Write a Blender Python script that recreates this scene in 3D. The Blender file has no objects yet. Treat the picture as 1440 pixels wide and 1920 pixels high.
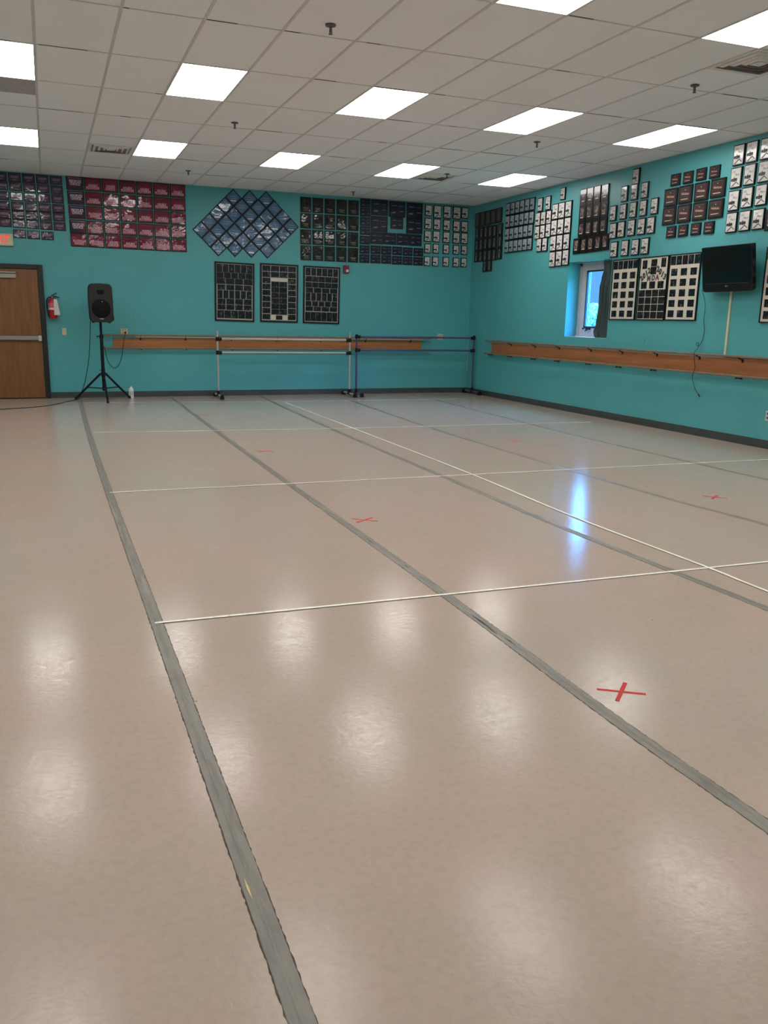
import bpy, bmesh, math, random
from mathutils import Vector, Matrix, Euler
random.seed(7)
SC = bpy.context.scene
COL = SC.collection
PI = math.pi
HC, H, XR, YB = 1.4226, 3.629, 7.938, 15.642      # camera height, ceiling, right wall, back wall
XL, YF = -3.3, -2.2                                 # left wall and the wall behind the camera
GX, GY = 0.0462, 8.3563                             # ceiling grid origin
CX, CY = 0.6096, 1.2192

# ------------------------------------------------------------------ helpers
class MB:
    """collects shapes into one mesh"""
    def __init__(s): s.v = []; s.f = []; s.m = []; s.mi = 0
    def add(s, vs, fs):
        n = len(s.v); s.v += [tuple(v) for v in vs]
        s.f += [tuple(i + n for i in f) for f in fs]; s.m += [s.mi] * len(fs); return s
    def mat(s, i): s.mi = i; return s
    def box(s, c, d, rot=None):
        x, y, z = d[0] / 2, d[1] / 2, d[2] / 2
        vs = [Vector((a * x, b * y, e * z)) for a in (-1, 1) for b in (-1, 1) for e in (-1, 1)]
        if rot: vs = [rot @ v for v in vs]
        c = Vector(c)
        return s.add([v + c for v in vs], [(0, 1, 3, 2), (4, 6, 7, 5), (0, 4, 5, 1), (2, 3, 7, 6), (0, 2, 6, 4), (1, 5, 7, 3)])
    def bb(s, x0, x1, y0, y1, z0, z1):
        return s.box(((x0 + x1) / 2, (y0 + y1) / 2, (z0 + z1) / 2), (abs(x1 - x0), abs(y1 - y0), abs(z1 - z0)))
    def chbox(s, c, d, b):
        """box whose front (-Y) edges are bevelled"""
        x, y, z = d[0] / 2, d[1] / 2, d[2] / 2
        vs = []
        for (yy, k) in ((y, 0), (-y + b, 0), (-y, b)):
            for (a, e) in ((-1, -1), (1, -1), (1, 1), (-1, 1)):
                vs.append((c[0] + a * (x - k), c[1] + yy, c[2] + e * (z - k)))
        fs = [(3, 2, 1, 0), (8, 9, 10, 11)]
        for r in (0, 4):
            for i in range(4):
                j = (i + 1) % 4
                fs.append((r + i, r + j, r + 4 + j, r + 4 + i))
        return s.add(vs, fs)
    def cyl(s, a, b, r, r2=None, n=14, cap=True):
        a, b = Vector(a), Vector(b); r2 = r if r2 is None else r2
        d = (b - a).normalized(); u = d.orthogonal().normalized(); w = d.cross(u)
        vs = []
        for p, q in ((a, r), (b, r2)):
            for i in range(n):
                t = 2 * PI * i / n; vs.append(p + u * (q * math.cos(t)) + w * (q * math.sin(t)))
        fs = [(i, (i + 1) % n, n + (i + 1) % n, n + i) for i in range(n)]
        if cap: fs += [tuple(range(n - 1, -1, -1)), tuple(range(n, 2 * n))]
        return s.add(vs, fs)
    def lathe(s, prof, c=(0, 0, 0), ax='z', n=24):
        vs = []; c = Vector(c)
        for r, h in prof:
            for i in range(n):
                t = 2 * PI * i / n; x, y = r * math.cos(t), r * math.sin(t)
                vs.append(c + (Vector((x, y, h)) if ax == 'z' else Vector((x, h, y)) if ax == 'y' else Vector((h, x, y))))
        fs = []
        for k in range(len(prof) - 1):
            for i in range(n):
                j = (i + 1) % n; fs.append((k * n + i, k * n + j, (k + 1) * n + j, (k + 1) * n + i))
        fs += [tuple(range(n)), tuple(range((len(prof) - 1) * n, len(prof) * n))]
        return s.add(vs, fs)
    def tube(s, pts, r, n=8, smooth=4):
        P = [Vector(p) for p in pts]; Q = []
        if smooth and len(P) > 2:
            for i in range(len(P) - 1):
                p0, p1, p2, p3 = P[max(i - 1, 0)], P[i], P[i + 1], P[min(i + 2, len(P) - 1)]
                for k in range(smooth):
                    t = k / smooth
                    Q.append(.5 * ((2 * p1) + (p2 - p0) * t + (2 * p0 - 5 * p1 + 4 * p2 - p3) * t * t + (3 * p1 - p0 - 3 * p2 + p3) * t ** 3))
            Q.append(P[-1])
        else: Q = P
        vs = []; up = None
        for i, p in enumerate(Q):
            d = (Q[min(i + 1, len(Q) - 1)] - Q[max(i - 1, 0)])
            d = d.normalized() if d.length > 1e-9 else Vector((0, 0, 1))
            up = d.orthogonal().normalized() if up is None else (up - d * up.dot(d)).normalized()
            w = d.cross(up)
            for k in range(n):
                t = 2 * PI * k / n; vs.append(p + up * (r * math.cos(t)) + w * (r * math.sin(t)))
        m = len(Q)
        fs = [(i * n + k, i * n + (k + 1) % n, (i + 1) * n + (k + 1) % n, (i + 1) * n + k) for i in range(m - 1) for k in range(n)]
        fs += [tuple(range(n - 1, -1, -1)), tuple(range((m - 1) * n, m * n))]
        return s.add(vs, fs)
    def prism(s, poly, y0, y1):
        """polygon in XZ extruded along Y"""
        n = len(poly)
        vs = [(x, y0, z) for x, z in poly] + [(x, y1, z) for x, z in poly]
        fs = [tuple(range(n)), tuple(range(2 * n - 1, n - 1, -1))] + [(i, n + i, n + (i + 1) % n, (i + 1) % n) for i in range(n)]
        return s.add(vs, fs)
    def text(s, body, size, cx, cz, y, shear=0.0, bold=0.0, width=None, rot=0.0, depth=.0006):
        """lettering in the XZ plane facing -Y, centred on (cx, cz)"""
        cu = bpy.data.curves.new('t', 'FONT'); cu.body = body; cu.size = size; cu.shear = shear
        cu.offset = bold; cu.align_x = 'CENTER'; cu.align_y = 'CENTER'; cu.extrude = depth; cu.resolution_u = 2
        ob = bpy.data.objects.new('t', cu); COL.objects.link(ob)
        bpy.context.view_layer.update()
        me = ob.to_mesh(); vs = [v.co.copy() for v in me.vertices]; fs = [tuple(p.vertices) for p in me.polygons]
        ob.to_mesh_clear(); bpy.data.objects.remove(ob); bpy.data.curves.remove(cu)
        if not vs: return s
        xs = [v.x for v in vs]; k = 1.0
        if width: k = width / max(max(xs) - min(xs), 1e-6)
        mx = (max(xs) + min(xs)) / 2; mz = (max(v.y for v in vs) + min(v.y for v in vs)) / 2
        c_, s_ = math.cos(rot), math.sin(rot); out = []
        for v in vs:
            a, b = (v.x - mx) * k, v.y - mz
            out.append((cx + a * c_ - b * s_, y - v.z, cz + a * s_ + b * c_))
        return s.add(out, fs)
    def build(s, name, mats, parent=None, loc=(0, 0, 0), rot=(0, 0, 0), smooth=False, bevel=0):
        me = bpy.data.meshes.new(name); me.from_pydata(s.v, [], s.f)
        if not isinstance(mats, (list, tuple)): mats = [mats]
        for m in mats: me.materials.append(m)
        for p, i in zip(me.polygons, s.m): p.material_index = i
        bm = bmesh.new(); bm.from_mesh(me); bmesh.ops.recalc_face_normals(bm, faces=bm.faces); bm.to_mesh(me); bm.free()
        if smooth:
            for p in me.polygons: p.use_smooth = True
            try: me.set_sharp_from_angle(angle=math.radians(40))
            except Exception: pass
        ob = bpy.data.objects.new(name, me); COL.objects.link(ob)
        ob.parent = parent; ob.location = loc; ob.rotation_euler = rot
        if bevel:
            md = ob.modifiers.new('bevel', 'BEVEL'); md.width = bevel; md.segments = 2; md.limit_method = 'ANGLE'
        return ob

def tag(o, label=None, cat=None, group=None, kind=None):
    if label: o['label'] = label
    if cat: o['category'] = cat
    if group: o['group'] = group
    if kind: o['kind'] = kind
    return o
def empty(name, loc=(0, 0, 0), rot=(0, 0, 0), label=None, cat=None, group=None):
    o = bpy.data.objects.new(name, None); COL.objects.link(o); o.location = loc; o.rotation_euler = rot
    o.empty_display_size = .05
    return tag(o, label, cat, group)
def kids(o): return [c for c in ALLCH.get(o.name, [])]
def copy_tree(o, parent=None):
    c = o.copy(); COL.objects.link(c); c.parent = parent
    for ch in list(o.children): copy_tree(ch, c)
    return c

# ------------------------------------------------------------------ materials
def s2l(c): return tuple((x / 12.92 if x <= .04045 else ((x + .055) / 1.055) ** 2.4) for x in [v / 255 for v in c])
class NT:
    def __init__(s, name):
        s.m = bpy.data.materials.new(name); s.m.use_nodes = True; s.t = s.m.node_tree; s.n = s.t.nodes; s.l = s.t.links
        s.b = s.n['Principled BSDF']
    def new(s, ty, **kw):
        nd = s.n.new(ty)
        for k, v in kw.items():
            if k.startswith('i_'): nd.inputs[k[2:].replace('_', ' ')].default_value = v
            else: setattr(nd, k, v)
        return nd
    def link(s, a, b): s.l.new(a, b)
    def coord(s, scale=(1, 1, 1), obj=True, rnd=False):
        tc = s.new('ShaderNodeTexCoord'); mp = s.new('ShaderNodeMapping'); mp.inputs['Scale'].default_value = scale
        s.link(tc.outputs['Object'], mp.inputs['Vector'])
        if rnd:
            oi = s.new('ShaderNodeObjectInfo'); vm = s.new('ShaderNodeVectorMath', operation='SCALE'); vm.inputs[0].default_value = (31, 17, 23)
            s.link(oi.outputs['Random'], vm.inputs['Scale']); s.link(vm.outputs['Vector'], mp.inputs['Location'])
        return mp.outputs['Vector']
    def noise(s, vec, scale, detail=3, rough=.5, dist=0):
        n = s.new('ShaderNodeTexNoise'); n.inputs['Scale'].default_value = scale; n.inputs['Detail'].default_value = detail
        n.inputs['Roughness'].default_value = rough; n.inputs['Distortion'].default_value = dist
        s.link(vec, n.inputs['Vector']); return n.outputs['Fac']
    def ramp(s, fac, stops, interp='LINEAR'):
        r = s.new('ShaderNodeValToRGB'); r.color_ramp.interpolation = interp
        e = r.color_ramp.elements
        while len(e) < len(stops): e.new(.5)
        for el, (p, c) in zip(e, stops):
            el.position = p; el.color = (*c, 1) if len(c) == 3 else c
        s.link(fac, r.inputs['Fac']); return r.outputs['Color']
    def mix(s, fac, a, b, mode='MIX'):
        m = s.new('ShaderNodeMix', data_type='RGBA', blend_type=mode)
        for sock, v in ((m.inputs[0], fac), (m.inputs[6], a), (m.inputs[7], b)):
            if hasattr(v, 'is_output') or hasattr(v, 'links'): s.link(v, sock)
            else: sock.default_value = v if not isinstance(v, tuple) else ((*v, 1) if len(v) == 3 else v)
        return m.outputs[2]
    def math(s, op, a, b=None, clamp=False):
        m = s.new('ShaderNodeMath', operation=op); m.use_clamp = clamp
        for i, v in enumerate((a, b)):
            if v is None: continue
            if hasattr(v, 'links'): s.link(v, m.inputs[i])
            else: m.inputs[i].default_value = v
        return m.outputs[0]
    def bump(s, h, strength, dist=.01, normal=None):
        b = s.new('ShaderNodeBump'); b.inputs['Strength'].default_value = strength; b.inputs['Distance'].default_value = dist
        s.link(h, b.inputs['Height'])
        if normal is not None: s.link(normal, b.inputs['Normal'])
        return b.outputs['Normal']
def simple(name, rgb, rough=.5, var=.12, scale=14, metal=0, spec=.5, coat=0, emit=None, es=0, bump=0, alpha=None):
    t = NT(name); c = s2l(rgb); v = t.coord(rnd=True); n = t.noise(v, scale, 3)
    lo = tuple(x * (1 - var) for x in c); hi = tuple(min(1, x * (1 + var)) for x in c)
    t.link(t.ramp(n, [(.3, lo), (.7, hi)]), t.b.inputs['Base Color'])
    t.b.inputs['Roughness'].default_value = rough; t.b.inputs['Metallic'].default_value = metal
    t.b.inputs['Specular IOR Level'].default_value = spec
    if coat: t.b.inputs['Coat Weight'].default_value = coat; t.b.inputs['Coat Roughness'].default_value = .04
    if emit: t.b.inputs['Emission Color'].default_value = (*s2l(emit), 1); t.b.inputs['Emission Strength'].default_value = es
    if bump: t.link(t.bump(t.noise(v, scale * 6, 3), bump, .002), t.b.inputs['Normal'])
    return t.m

LIGHT = 10.3
TEAL = (84, 165, 169)
def m_wall():
    t = NT('teal_wall_paint'); v = t.coord(); c = s2l(TEAL)
    n = t.noise(v, .9, 4, .6); n2 = t.noise(v, 14, 3)
    col = t.ramp(n, [(.3, tuple(x * .95 for x in c)), (.7, tuple(x * 1.05 for x in c))])
    col = t.mix(t.ramp(n2, [(.35, (0, 0, 0)), (.7, (.12, .12, .12))]), col, tuple(x * .8 for x in c))
    # a few small scuffs and chips low on the wall
    n3 = t.noise(v, 5.3, 2, .4)
    col = t.mix(t.ramp(n3, [(.80, (0, 0, 0)), (.82, (.6, .6, .6))]), col, tuple(x * .55 for x in c))
    t.link(col, t.b.inputs['Base Color']); t.b.inputs['Roughness'].default_value = .36
    t.b.inputs['Specular IOR Level'].default_value = .4
    t.link(t.bump(t.noise(v, 160, 2), .12, .002), t.b.inputs['Normal']); return t.m
def m_floor():
    t = NT('vinyl_dance_floor'); v = t.coord()
    a = t.noise(v, .55, 5, .6); b = t.noise(v, 3.2, 6, .65); c = t.noise(v, 38, 4, .6)
    col = t.ramp(a, [(.34, s2l((178, 164, 152))), (.5, s2l((184, 164, 152))), (.66, s2l((189, 163, 153)))])
    col = t.mix(t.ramp(b, [(.35, (0, 0, 0)), (.7, (.35, .35, .35))]), col, s2l((172, 157, 142)))
    col = t.mix(t.ramp(c, [(.3, (.16, .16, .16)), (.55, (0, 0, 0))]), col, s2l((140, 126, 114)))
    # streaky scuffs
    vs = t.coord((1.6, 16, 1)); wv = t.noise(vs, 2.1, 4, .5, 2.0)
    col = t.mix(t.ramp(wv, [(.735, (0, 0, 0)), (.76, (.3, .3, .3)), (.77, (0, 0, 0))]), col, s2l((120, 106, 96)))
    vs2 = t.coord((19, 2.4, 1)); wv2 = t.noise(vs2, 1.3, 4, .5, 2.6)
    col = t.mix(t.ramp(wv2, [(.72, (0, 0, 0)), (.745, (.35, .35, .35)), (.755, (0, 0, 0))]), col, s2l((205, 190, 178)))
    # small dark specks
    vo = t.new('ShaderNodeTexVoronoi', feature='F1'); vo.inputs['Scale'].default_value = 3.1; t.link(v, vo.inputs['Vector'])
    col = t.mix(t.ramp(vo.outputs['Distance'], [(.012, (.75, .75, .75)), (.02, (0, 0, 0))]), col, s2l((95, 82, 72)))
    t.link(col, t.b.inputs['Base Color'])
    rn = t.noise(v, 34, 5, .7, 1.6); r = t.ramp(rn, [(.40, (.05, .05, .05)), (.62, (.20, .20, .20))])
    t.link(r, t.b.inputs['Roughness']); t.b.inputs['Specular IOR Level'].default_value = .13
    # crinkled, hand-scuffed vinyl surface
    h1 = t.noise(v, 22, 5, .62, .8); h2 = t.noise(v, 4.5, 3, .5); h3 = t.noise(vs, 9, 5, .6, 1.5)
    rg = t.new('ShaderNodeTexVoronoi', feature='DISTANCE_TO_EDGE'); rg.inputs['Scale'].default_value = 30; t.link(t.coord((1, 1.4, 1)), rg.inputs['Vector']); nn = t.bump(rg.outputs['Distance'], .11, .0025); nn = t.bump(h1, .09, .004, nn); nn = t.bump(h2, .022, .02, nn); nn = t.bump(h3, .04, .003, nn); nn = t.bump(t.noise(v, 70, 4, .6, 2.5), .07, .0015, nn)
    t.link(nn, t.b.inputs['Normal']); return t.m
def m_tape(name, base, dirt):
    t = NT(name); v = t.coord((1, .22, 1)); n = t.noise(v, 26, 5, .6, .4)
    col = t.ramp(n, [(.25, tuple(x * .72 for x in s2l(base))), (.5, s2l(base)), (.75, tuple(min(1, x * 1.18) for x in s2l(base)))])
    v2 = t.coord((1, .08, 1)); n2 = t.noise(v2, 9, 5, .6)
    col = t.mix(t.ramp(n2, [(.6, (0, 0, 0)), (.66, (.7, .7, .7))]), col, s2l(dirt))
    t.link(col, t.b.inputs['Base Color']); t.b.inputs['Roughness'].default_value = .36; t.b.inputs['Specular IOR Level'].default_value = .3
    t.link(t.bump(t.noise(v, 60, 4), .5, .003), t.b.inputs['Normal']); return t.m
def m_ceiling():
    t = NT('acoustic_tile'); v = t.coord(); n = t.noise(v, 240, 3, .7); a = t.noise(v, 1.3, 3)
    col = t.ramp(n, [(.30, s2l((212, 210, 210))), (.46, s2l((241, 241, 243)))])
    col = t.mix(t.ramp(a, [(.4, (0, 0, 0)), (.75, (.25, .25, .25))]), col, s2l((230, 225, 222)))
    t.link(col, t.b.inputs['Base Color']); t.b.inputs['Roughness'].default_value = .95
    t.link(t.bump(n, .25, .002), t.b.inputs['Normal']); return t.m
def m_wood(name, a, b, sc=(1, 1, 1), rough=.4, gs=6):
    t = NT(name); v = t.coord(sc)
    n = t.noise(v, gs, 6, .62, .6); n2 = t.noise(v, gs * 9, 3, .6)
    col = t.ramp(n, [(.3, s2l(a)), (.5, tuple((x + y) / 2 for x, y in zip(s2l(a), s2l(b)))), (.7, s2l(b))])
    col = t.mix(t.ramp(n2, [(.35, (.3, .3, .3)), (.6, (0, 0, 0))]), col, tuple(x * .6 for x in s2l(a)))
    t.link(col, t.b.inputs['Base Color']); t.b.inputs['Roughness'].default_value = rough; return t.m
def m_photo():
    """dark stage photograph with little lit figures"""
    t = NT('stage_photo'); v = t.coord((1, 1, .6), rnd=True)
    oi = t.new('ShaderNodeObjectInfo')
    n = t.noise(v, 34, 3, .55); hue = t.noise(v, 9, 2)
    fig = t.ramp(n, [(.58, (0, 0, 0)), (.72, (.7, .7, .7))])
    cc = t.ramp(hue, [(.25, s2l((120, 60, 60))), (.42, s2l((150, 148, 140))), (.5, s2l((92, 118, 110))), (.6, s2l((150, 120, 96))), (.72, s2l((120, 70, 90)))])
    bg = t.ramp(oi.outputs['Random'], [(.1, s2l((26, 28, 34))), (.5, s2l((34, 32, 36))), (.9, s2l((22, 34, 40)))])
    t.link(t.mix(fig, bg, cc), t.b.inputs['Base Color']); t.b.inputs['Roughness'].default_value = .25; t.b.inputs['Specular IOR Level'].default_value = .25; return t.m
def m_print(name, stops, scale=30, rough=.16, stretch=(1, 1, 1), spec=.5):
    t = NT(name); v = t.coord(stretch, rnd=True); n = t.noise(v, scale, 3, .55)
    t.link(t.ramp(n, [(p, s2l(c)) for p, c in stops]), t.b.inputs['Base Color'])
    t.b.inputs['Roughness'].default_value = rough; t.b.inputs['Specular IOR Level'].default_value = spec
    t.link(t.bump(t.noise(v, 7, 2), .35, .01), t.b.inputs['Normal']); return t.m
def m_emit(name, rgb, st):
    t = NT(name); n = t.noise(t.coord(), 5, 1)
    t.b.inputs['Base Color'].default_value = (.8, .8, .8, 1)
    t.link(t.ramp(n, [(.3, tuple(x * .97 for x in rgb)), (.7, rgb)]), t.b.inputs['Emission Color'])
    t.b.inputs['Emission Strength'].default_value = st; return t.m
def m_glass():
    t = NT('window_glass'); t.n.remove(t.b); out = t.n['Material Output']
    tr = t.new('ShaderNodeBsdfTransparent'); gl = t.new('ShaderNodeBsdfGlossy'); gl.inputs['Roughness'].default_value = .02
    lw = t.new('ShaderNodeLayerWeight'); lw.inputs['Blend'].default_value = .5; fr = t.math('MULTIPLY', t.math('POWER', lw.outputs['Facing'], 4.0), .4); mx = t.new('ShaderNodeMixShader')
    n = t.noise(t.coord(), 3, 2); t.link(t.ramp(n, [(.3, (.93, .97, .97)), (.7, (.97, 1, 1))]), tr.inputs['Color'])
    t.link(fr, mx.inputs[0]); t.link(tr.outputs[0], mx.inputs[1]); t.link(gl.outputs[0], mx.inputs[2]); t.link(mx.outputs[0], out.inputs[0])
    return t.m

WALL = m_wall(); FLOOR = m_floor(); TILE = m_ceiling()
GRIDM = simple('ceiling_tbar_paint', (212, 207, 202), .5, .06)
GAPM = simple('dark_gap', (58, 54, 50), .9)
BASEB = simple('rubber_baseboard', (62, 68, 68), .45, .15, 5)
BLACK = simple('black_frame', (12, 12, 14), .4, .2, spec=.3)
BLACKP = simple('black_plastic', (12, 12, 14), .5, .2, 30, spec=.3)
BLACKM = simple('black_metal', (14, 14, 17), .4, .2, 30, spec=.35)
PANEL = m_emit('light_diffuser', (1.0, .965, .925), LIGHT)
WHITEM = simple('white_enamel', (205, 203, 198), .4, .05)
CREAM = simple('cream_plastic', (206, 188, 150), .45, .06)
CREAM2 = simple('cream_conduit', (205, 200, 170), .45, .06)
DOORW = m_wood('oak_door_veneer', (118, 74, 38), (146, 95, 50), (9, 9, .7), .38, 3)
BOARDW_B = m_wood('stained_board_back', (150, 92, 50), (188, 124, 70), (.5, 8, 10), .4, 2.2)
BOARDW_R = m_wood('stained_board_right', (148, 92, 54), (182, 120, 72), (8, .5, 10), .4, 2.2)
RAILW = simple('worn_rail_wood', (122, 104, 84), .5, .15, 8)
ALU = simple('brushed_aluminium', (182, 180, 172), .38, .06, 20, metal=.35)
PURPLE = simple('purple_enamel', (74, 72, 112), .28, .08, 20)
GREYM = simple('grey_metal', (150, 148, 142), .4, .06, 20, metal=.3)
WT = m_tape('white_floor_tape', (250, 244, 232), (205, 195, 180))
GT = m_tape('grey_seam_tape', (130, 124, 116), (160, 150, 138))
RT = simple('red_floor_tape', (196, 34, 32), .6, .1, 30)
GRIME = simple('dark_grime', (78, 62, 54), .8, .3, 40)
PHOTO = m_photo()
MATB = simple('cream_mat_board', (208, 201, 186), .6, .04)

# ------------------------------------------------------------------ room shell
def struct(name, mb, m, **k):
    o = mb.build(name, m, **k); o['kind'] = 'structure'; return o
WO = dict(y0=11.01, y1=12.167, z0=1.207, z1=2.381)       # window opening in the right wall
T = .42
struct('floor', MB().bb(XL, XR, YF, YB, -.05, 0), FLOOR)
struct('wall_back', MB().bb(XL - .2, XR + T, YB, YB + .2, 0, H + .1), WALL)
w = MB()
w.bb(XR, XR + T, YF, WO['y0'], 0, H + .1); w.bb(XR, XR + T, WO['y1'], YB, 0, H + .1)
w.bb(XR, XR + T, WO['y0'], WO['y1'], 0, WO['z0']); w.bb(XR, XR + T, WO['y0'], WO['y1'], WO['z1'], H + .1)
struct('wall_right', w, WALL)
struct('wall_left', MB().bb(XL - .2, XL, YF, YB, 0, H + .1), WALL)
struct('wall_front', MB().bb(XL - .2, XR + T, YF - .2, YF, 0, H + .1), WALL)
def bprof(mb, axis):
    pass
b = MB(); b.bb(-.022, XR, YB - .008, YB, 0, .100); b.bb(-.022, XR, YB - .016, YB, 0, .012)
b.bb(XL, -1.19, YB - .008, YB, 0, .100)
struct('baseboard_back', b, BASEB)
b = MB(); b.bb(XR - .008, XR, YF, YB - .016, 0, .100); b.bb(XR - .016, XR, YF, YB - .016, 0, .012)
struct('baseboard_right', b, BASEB)
struct('baseboard_left', MB().bb(XL, XL + .008, YF, YB - .016, 0, .1), BASEB)
# ceiling: lay-in tiles between T-bars, with openings for lights and vents
lights = [(k, j) for j in (-6, -3, 0, 3) for k in (-4, -1, 2, 5, 8, 11)]
vents = [(9, -2, 0), (1, 3, 1), (9, 3, 1)]               # column, row, 0 = near half, 1 = far half
grille = (-1, 1, 0)
c = MB(); g = .011
k0, k1 = math.floor((XL - GX) / CX), math.ceil((XR - GX) / CX)
j0, j1 = math.floor((YF - GY) / CY), math.ceil((YB - GY) / CY)
halves = {(a, bb_): hh for a, bb_, hh in vents + [grille]}
for k in range(k0, k1):
    for j in range(j0, j1):
        if (k, j) in lights: continue
        x0, x1 = max(GX + k * CX, XL), min(GX + (k + 1) * CX, XR)
        y0, y1 = max(GY + j * CY, YF), min(GY + (j + 1) * CY, YB)
        if x1 - x0 < .03 or y1 - y0 < .03: continue
        if (k, j) in halves:
            if halves[(k, j)] == 0: y0 = (y0 + y1) / 2
            else: y1 = (y0 + y1) / 2
        c.bb(x0 + g * .6, x1 - g * .6, y0 + g * .5, y1 - g * .5, H + .004, H + .02)
c.bb(XL - .1, XR + .1, YF - .1, YB + .1, H + .08, H + .12)
struct('ceiling', c, TILE)
c = MB()
for k in range(k0, k1 + 1):
    x = GX + k * CX
    if XL < x < XR: c.bb(x - .012, x + .012, YF, YB, H, H + .004); c.bb(x - .002, x + .002, YF, YB, H, H + .035)
for j in range(j0, j1 + 1):
    y = GY + j * CY
    if YF < y < YB:
        c.bb(XL, XR, y - .008, y + .008, H + .0005, H + .0045); c.bb(XL, XR, y - .002, y + .002, H, H + .035)
for (k, j, hh) in vents + [grille]:
    y = GY + (j + .5) * CY; c.bb(GX + k * CX, GX + (k + 1) * CX, y - .006, y + .006, H + .0002, H + .0045)
struct('trim_1', c, GRIDM)
# open dark joints where tiles sit crooked on the cross tees
c = MB(); rr = random.Random(3)
for j in range(j0 + 1, j1):
    y = GY + j * CY
    for k in range(k0, k1):
        x0 = GX + k * CX
        a, bq = sorted((rr.uniform(.02, .59), rr.uniform(.02, .59)))
        if rr.random() < .7:
            if rr.random() < .5: a = .01
            wd = rr.uniform(.002, .006)
            xa, xb = max(x0 + a, XL), min(x0 + bq, XR)
            if xb - xa > .04: c.bb(xa, xb, y - .009 - wd * .2, y - .009 + wd, H - .0002, H + .003)
struct('trim_2', c, GAPM)
# wall angle round the room
c = MB(); c.bb(XL, XR, YB - .018, YB, H - .002, H + .002); c.bb(XR - .018, XR, YF, YB, H - .002, H + .002)
struct('trim_3', c, GRIDM)

# ------------------------------------------------------------------ lights
diff = MB(); diff.bb(-CX / 2 + .013, CX / 2 - .013, -CY / 2 + .012, CY / 2 - .012, .0, .004)
fr = MB()
for sx in (-1, 1): fr.bb(sx * (CX / 2 - .013), sx * (CX / 2 - .004), -CY / 2 + .004, CY / 2 - .004, -.001, .03)
for sy in (-1, 1): fr.bb(-CX / 2 + .004, CX / 2 - .004, sy * (CY / 2 - .013), sy * (CY / 2 - .004), -.001, .03)
fr.bb(-CX / 2 + .005, CX / 2 - .005, -CY / 2 + .005, CY / 2 - .005, .05, .055)
proto = empty('ceiling_light')
fr.build('light_frame', WHITEM, proto); diff.build('diffuser', PANEL, proto)
ordn = ['first', 'second', 'third', 'fourth', 'fifth', 'sixth', 'seventh']
rows = {3: ('row nearest the back wall', [-1, 2, 5, 8, 11]), 0: ('second row from the back wall', [-1, 2, 5, 8, 11]), -3: ('row at the top photo edge', [5, 8])}
first = True
for (k, j) in lights:
    o = proto if first else copy_tree(proto); first = False
    o.location = (GX + (k + .5) * CX, GY + (j + .5) * CY, H)
    nm, ks = rows.get(j, (None, []))
    if k in ks:
        lab = 'lit white ceiling panel, %s from left, %s' % (ordn[ks.index(k)], nm)
        tag(o, lab, 'ceiling light', 'fluorescent panels in the ceiling grid')
    else:
        tag(o, 'lit white ceiling light panel outside the edges of the photo', 'ceiling light', 'ceiling panels beyond the frame')

# vents
def vent(k, j, hh, label):
    cx_ = GX + (k + .5) * CX; cy_ = GY + (j + (.25 if hh == 0 else .75)) * CY
    t = empty('ceiling_vent', (cx_, cy_, H), label=label, cat='vent', group='square air diffusers in the ceiling')
    s = CX / 2 - .012
    MB().bb(-s + .034, s - .034, -s + .034, s - .034, .008, .012).build('duct_back', DUCTM, t)
    m = MB()                                # outer flange
    for a in (-1, 1):
        m.bb(a * s, a * (s - .035), -s, s, -.002, .004); m.bb(-s + .035, s - .035, a * s, a * (s - .035), -.002, .004)
    m.build('flange', VENTM, t)
    for q in range(3):                      # nested sloping louvres
        ro = s - .062 - q * .066; ri = ro - .026; v = []; z0, z1 = -.008, .004
        for (rad, z) in ((ro, z1), (ri, z0), (ri, z0 + .002), (ro, z1 + .002)):
            v += [(-rad, -rad, z), (rad, -rad, z), (rad, rad, z), (-rad, rad, z)]
        f = []
        for ring in ((0, 4), (8, 12)):
            for i in range(4): jn = (i + 1) % 4; f.append((ring[0] + i, ring[0] + jn, ring[1] + jn, ring[1] + i))
        m = MB().add(v, f); m.build('louvre', VENTM, t)
    MB().bb(-.055, .055, -.055, .055, -.006, .002).build('center_plate', VENTM, t)
DUCTM = simple('duct_grey', (146, 134, 132), .8)
VENTM = simple('vent_enamel', (226, 220, 216), .5, .1)
vent(9, -2, 0, 'square white ceiling air vent at the right edge above the wall plaques')
vent(1, 3, 1, 'square dusty ceiling air vent on the left beside a light panel')
vent(9, 3, 1, 'square dusty ceiling air vent in the far right of the ceiling')
t = empty('return_grille', (GX - .5 * CX, GY + 1.25 * CY, H), label='flat grey return air grille beside the light at the upper left edge', cat='vent')
s = CX / 2 - .012
RET = simple('return_grille_grey', (186, 180, 182), .6, .1)
MB().bb(-s, s, -s, s, .006, .01).build('grille_back', GAPM, t)
m = MB()
for i in range(25):
    y = -s + i * (2 * s / 24); m.bb(-s, s, y - .0095, y + .0095, -.002, .002)
m.build('grille_face', RET, t)

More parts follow.
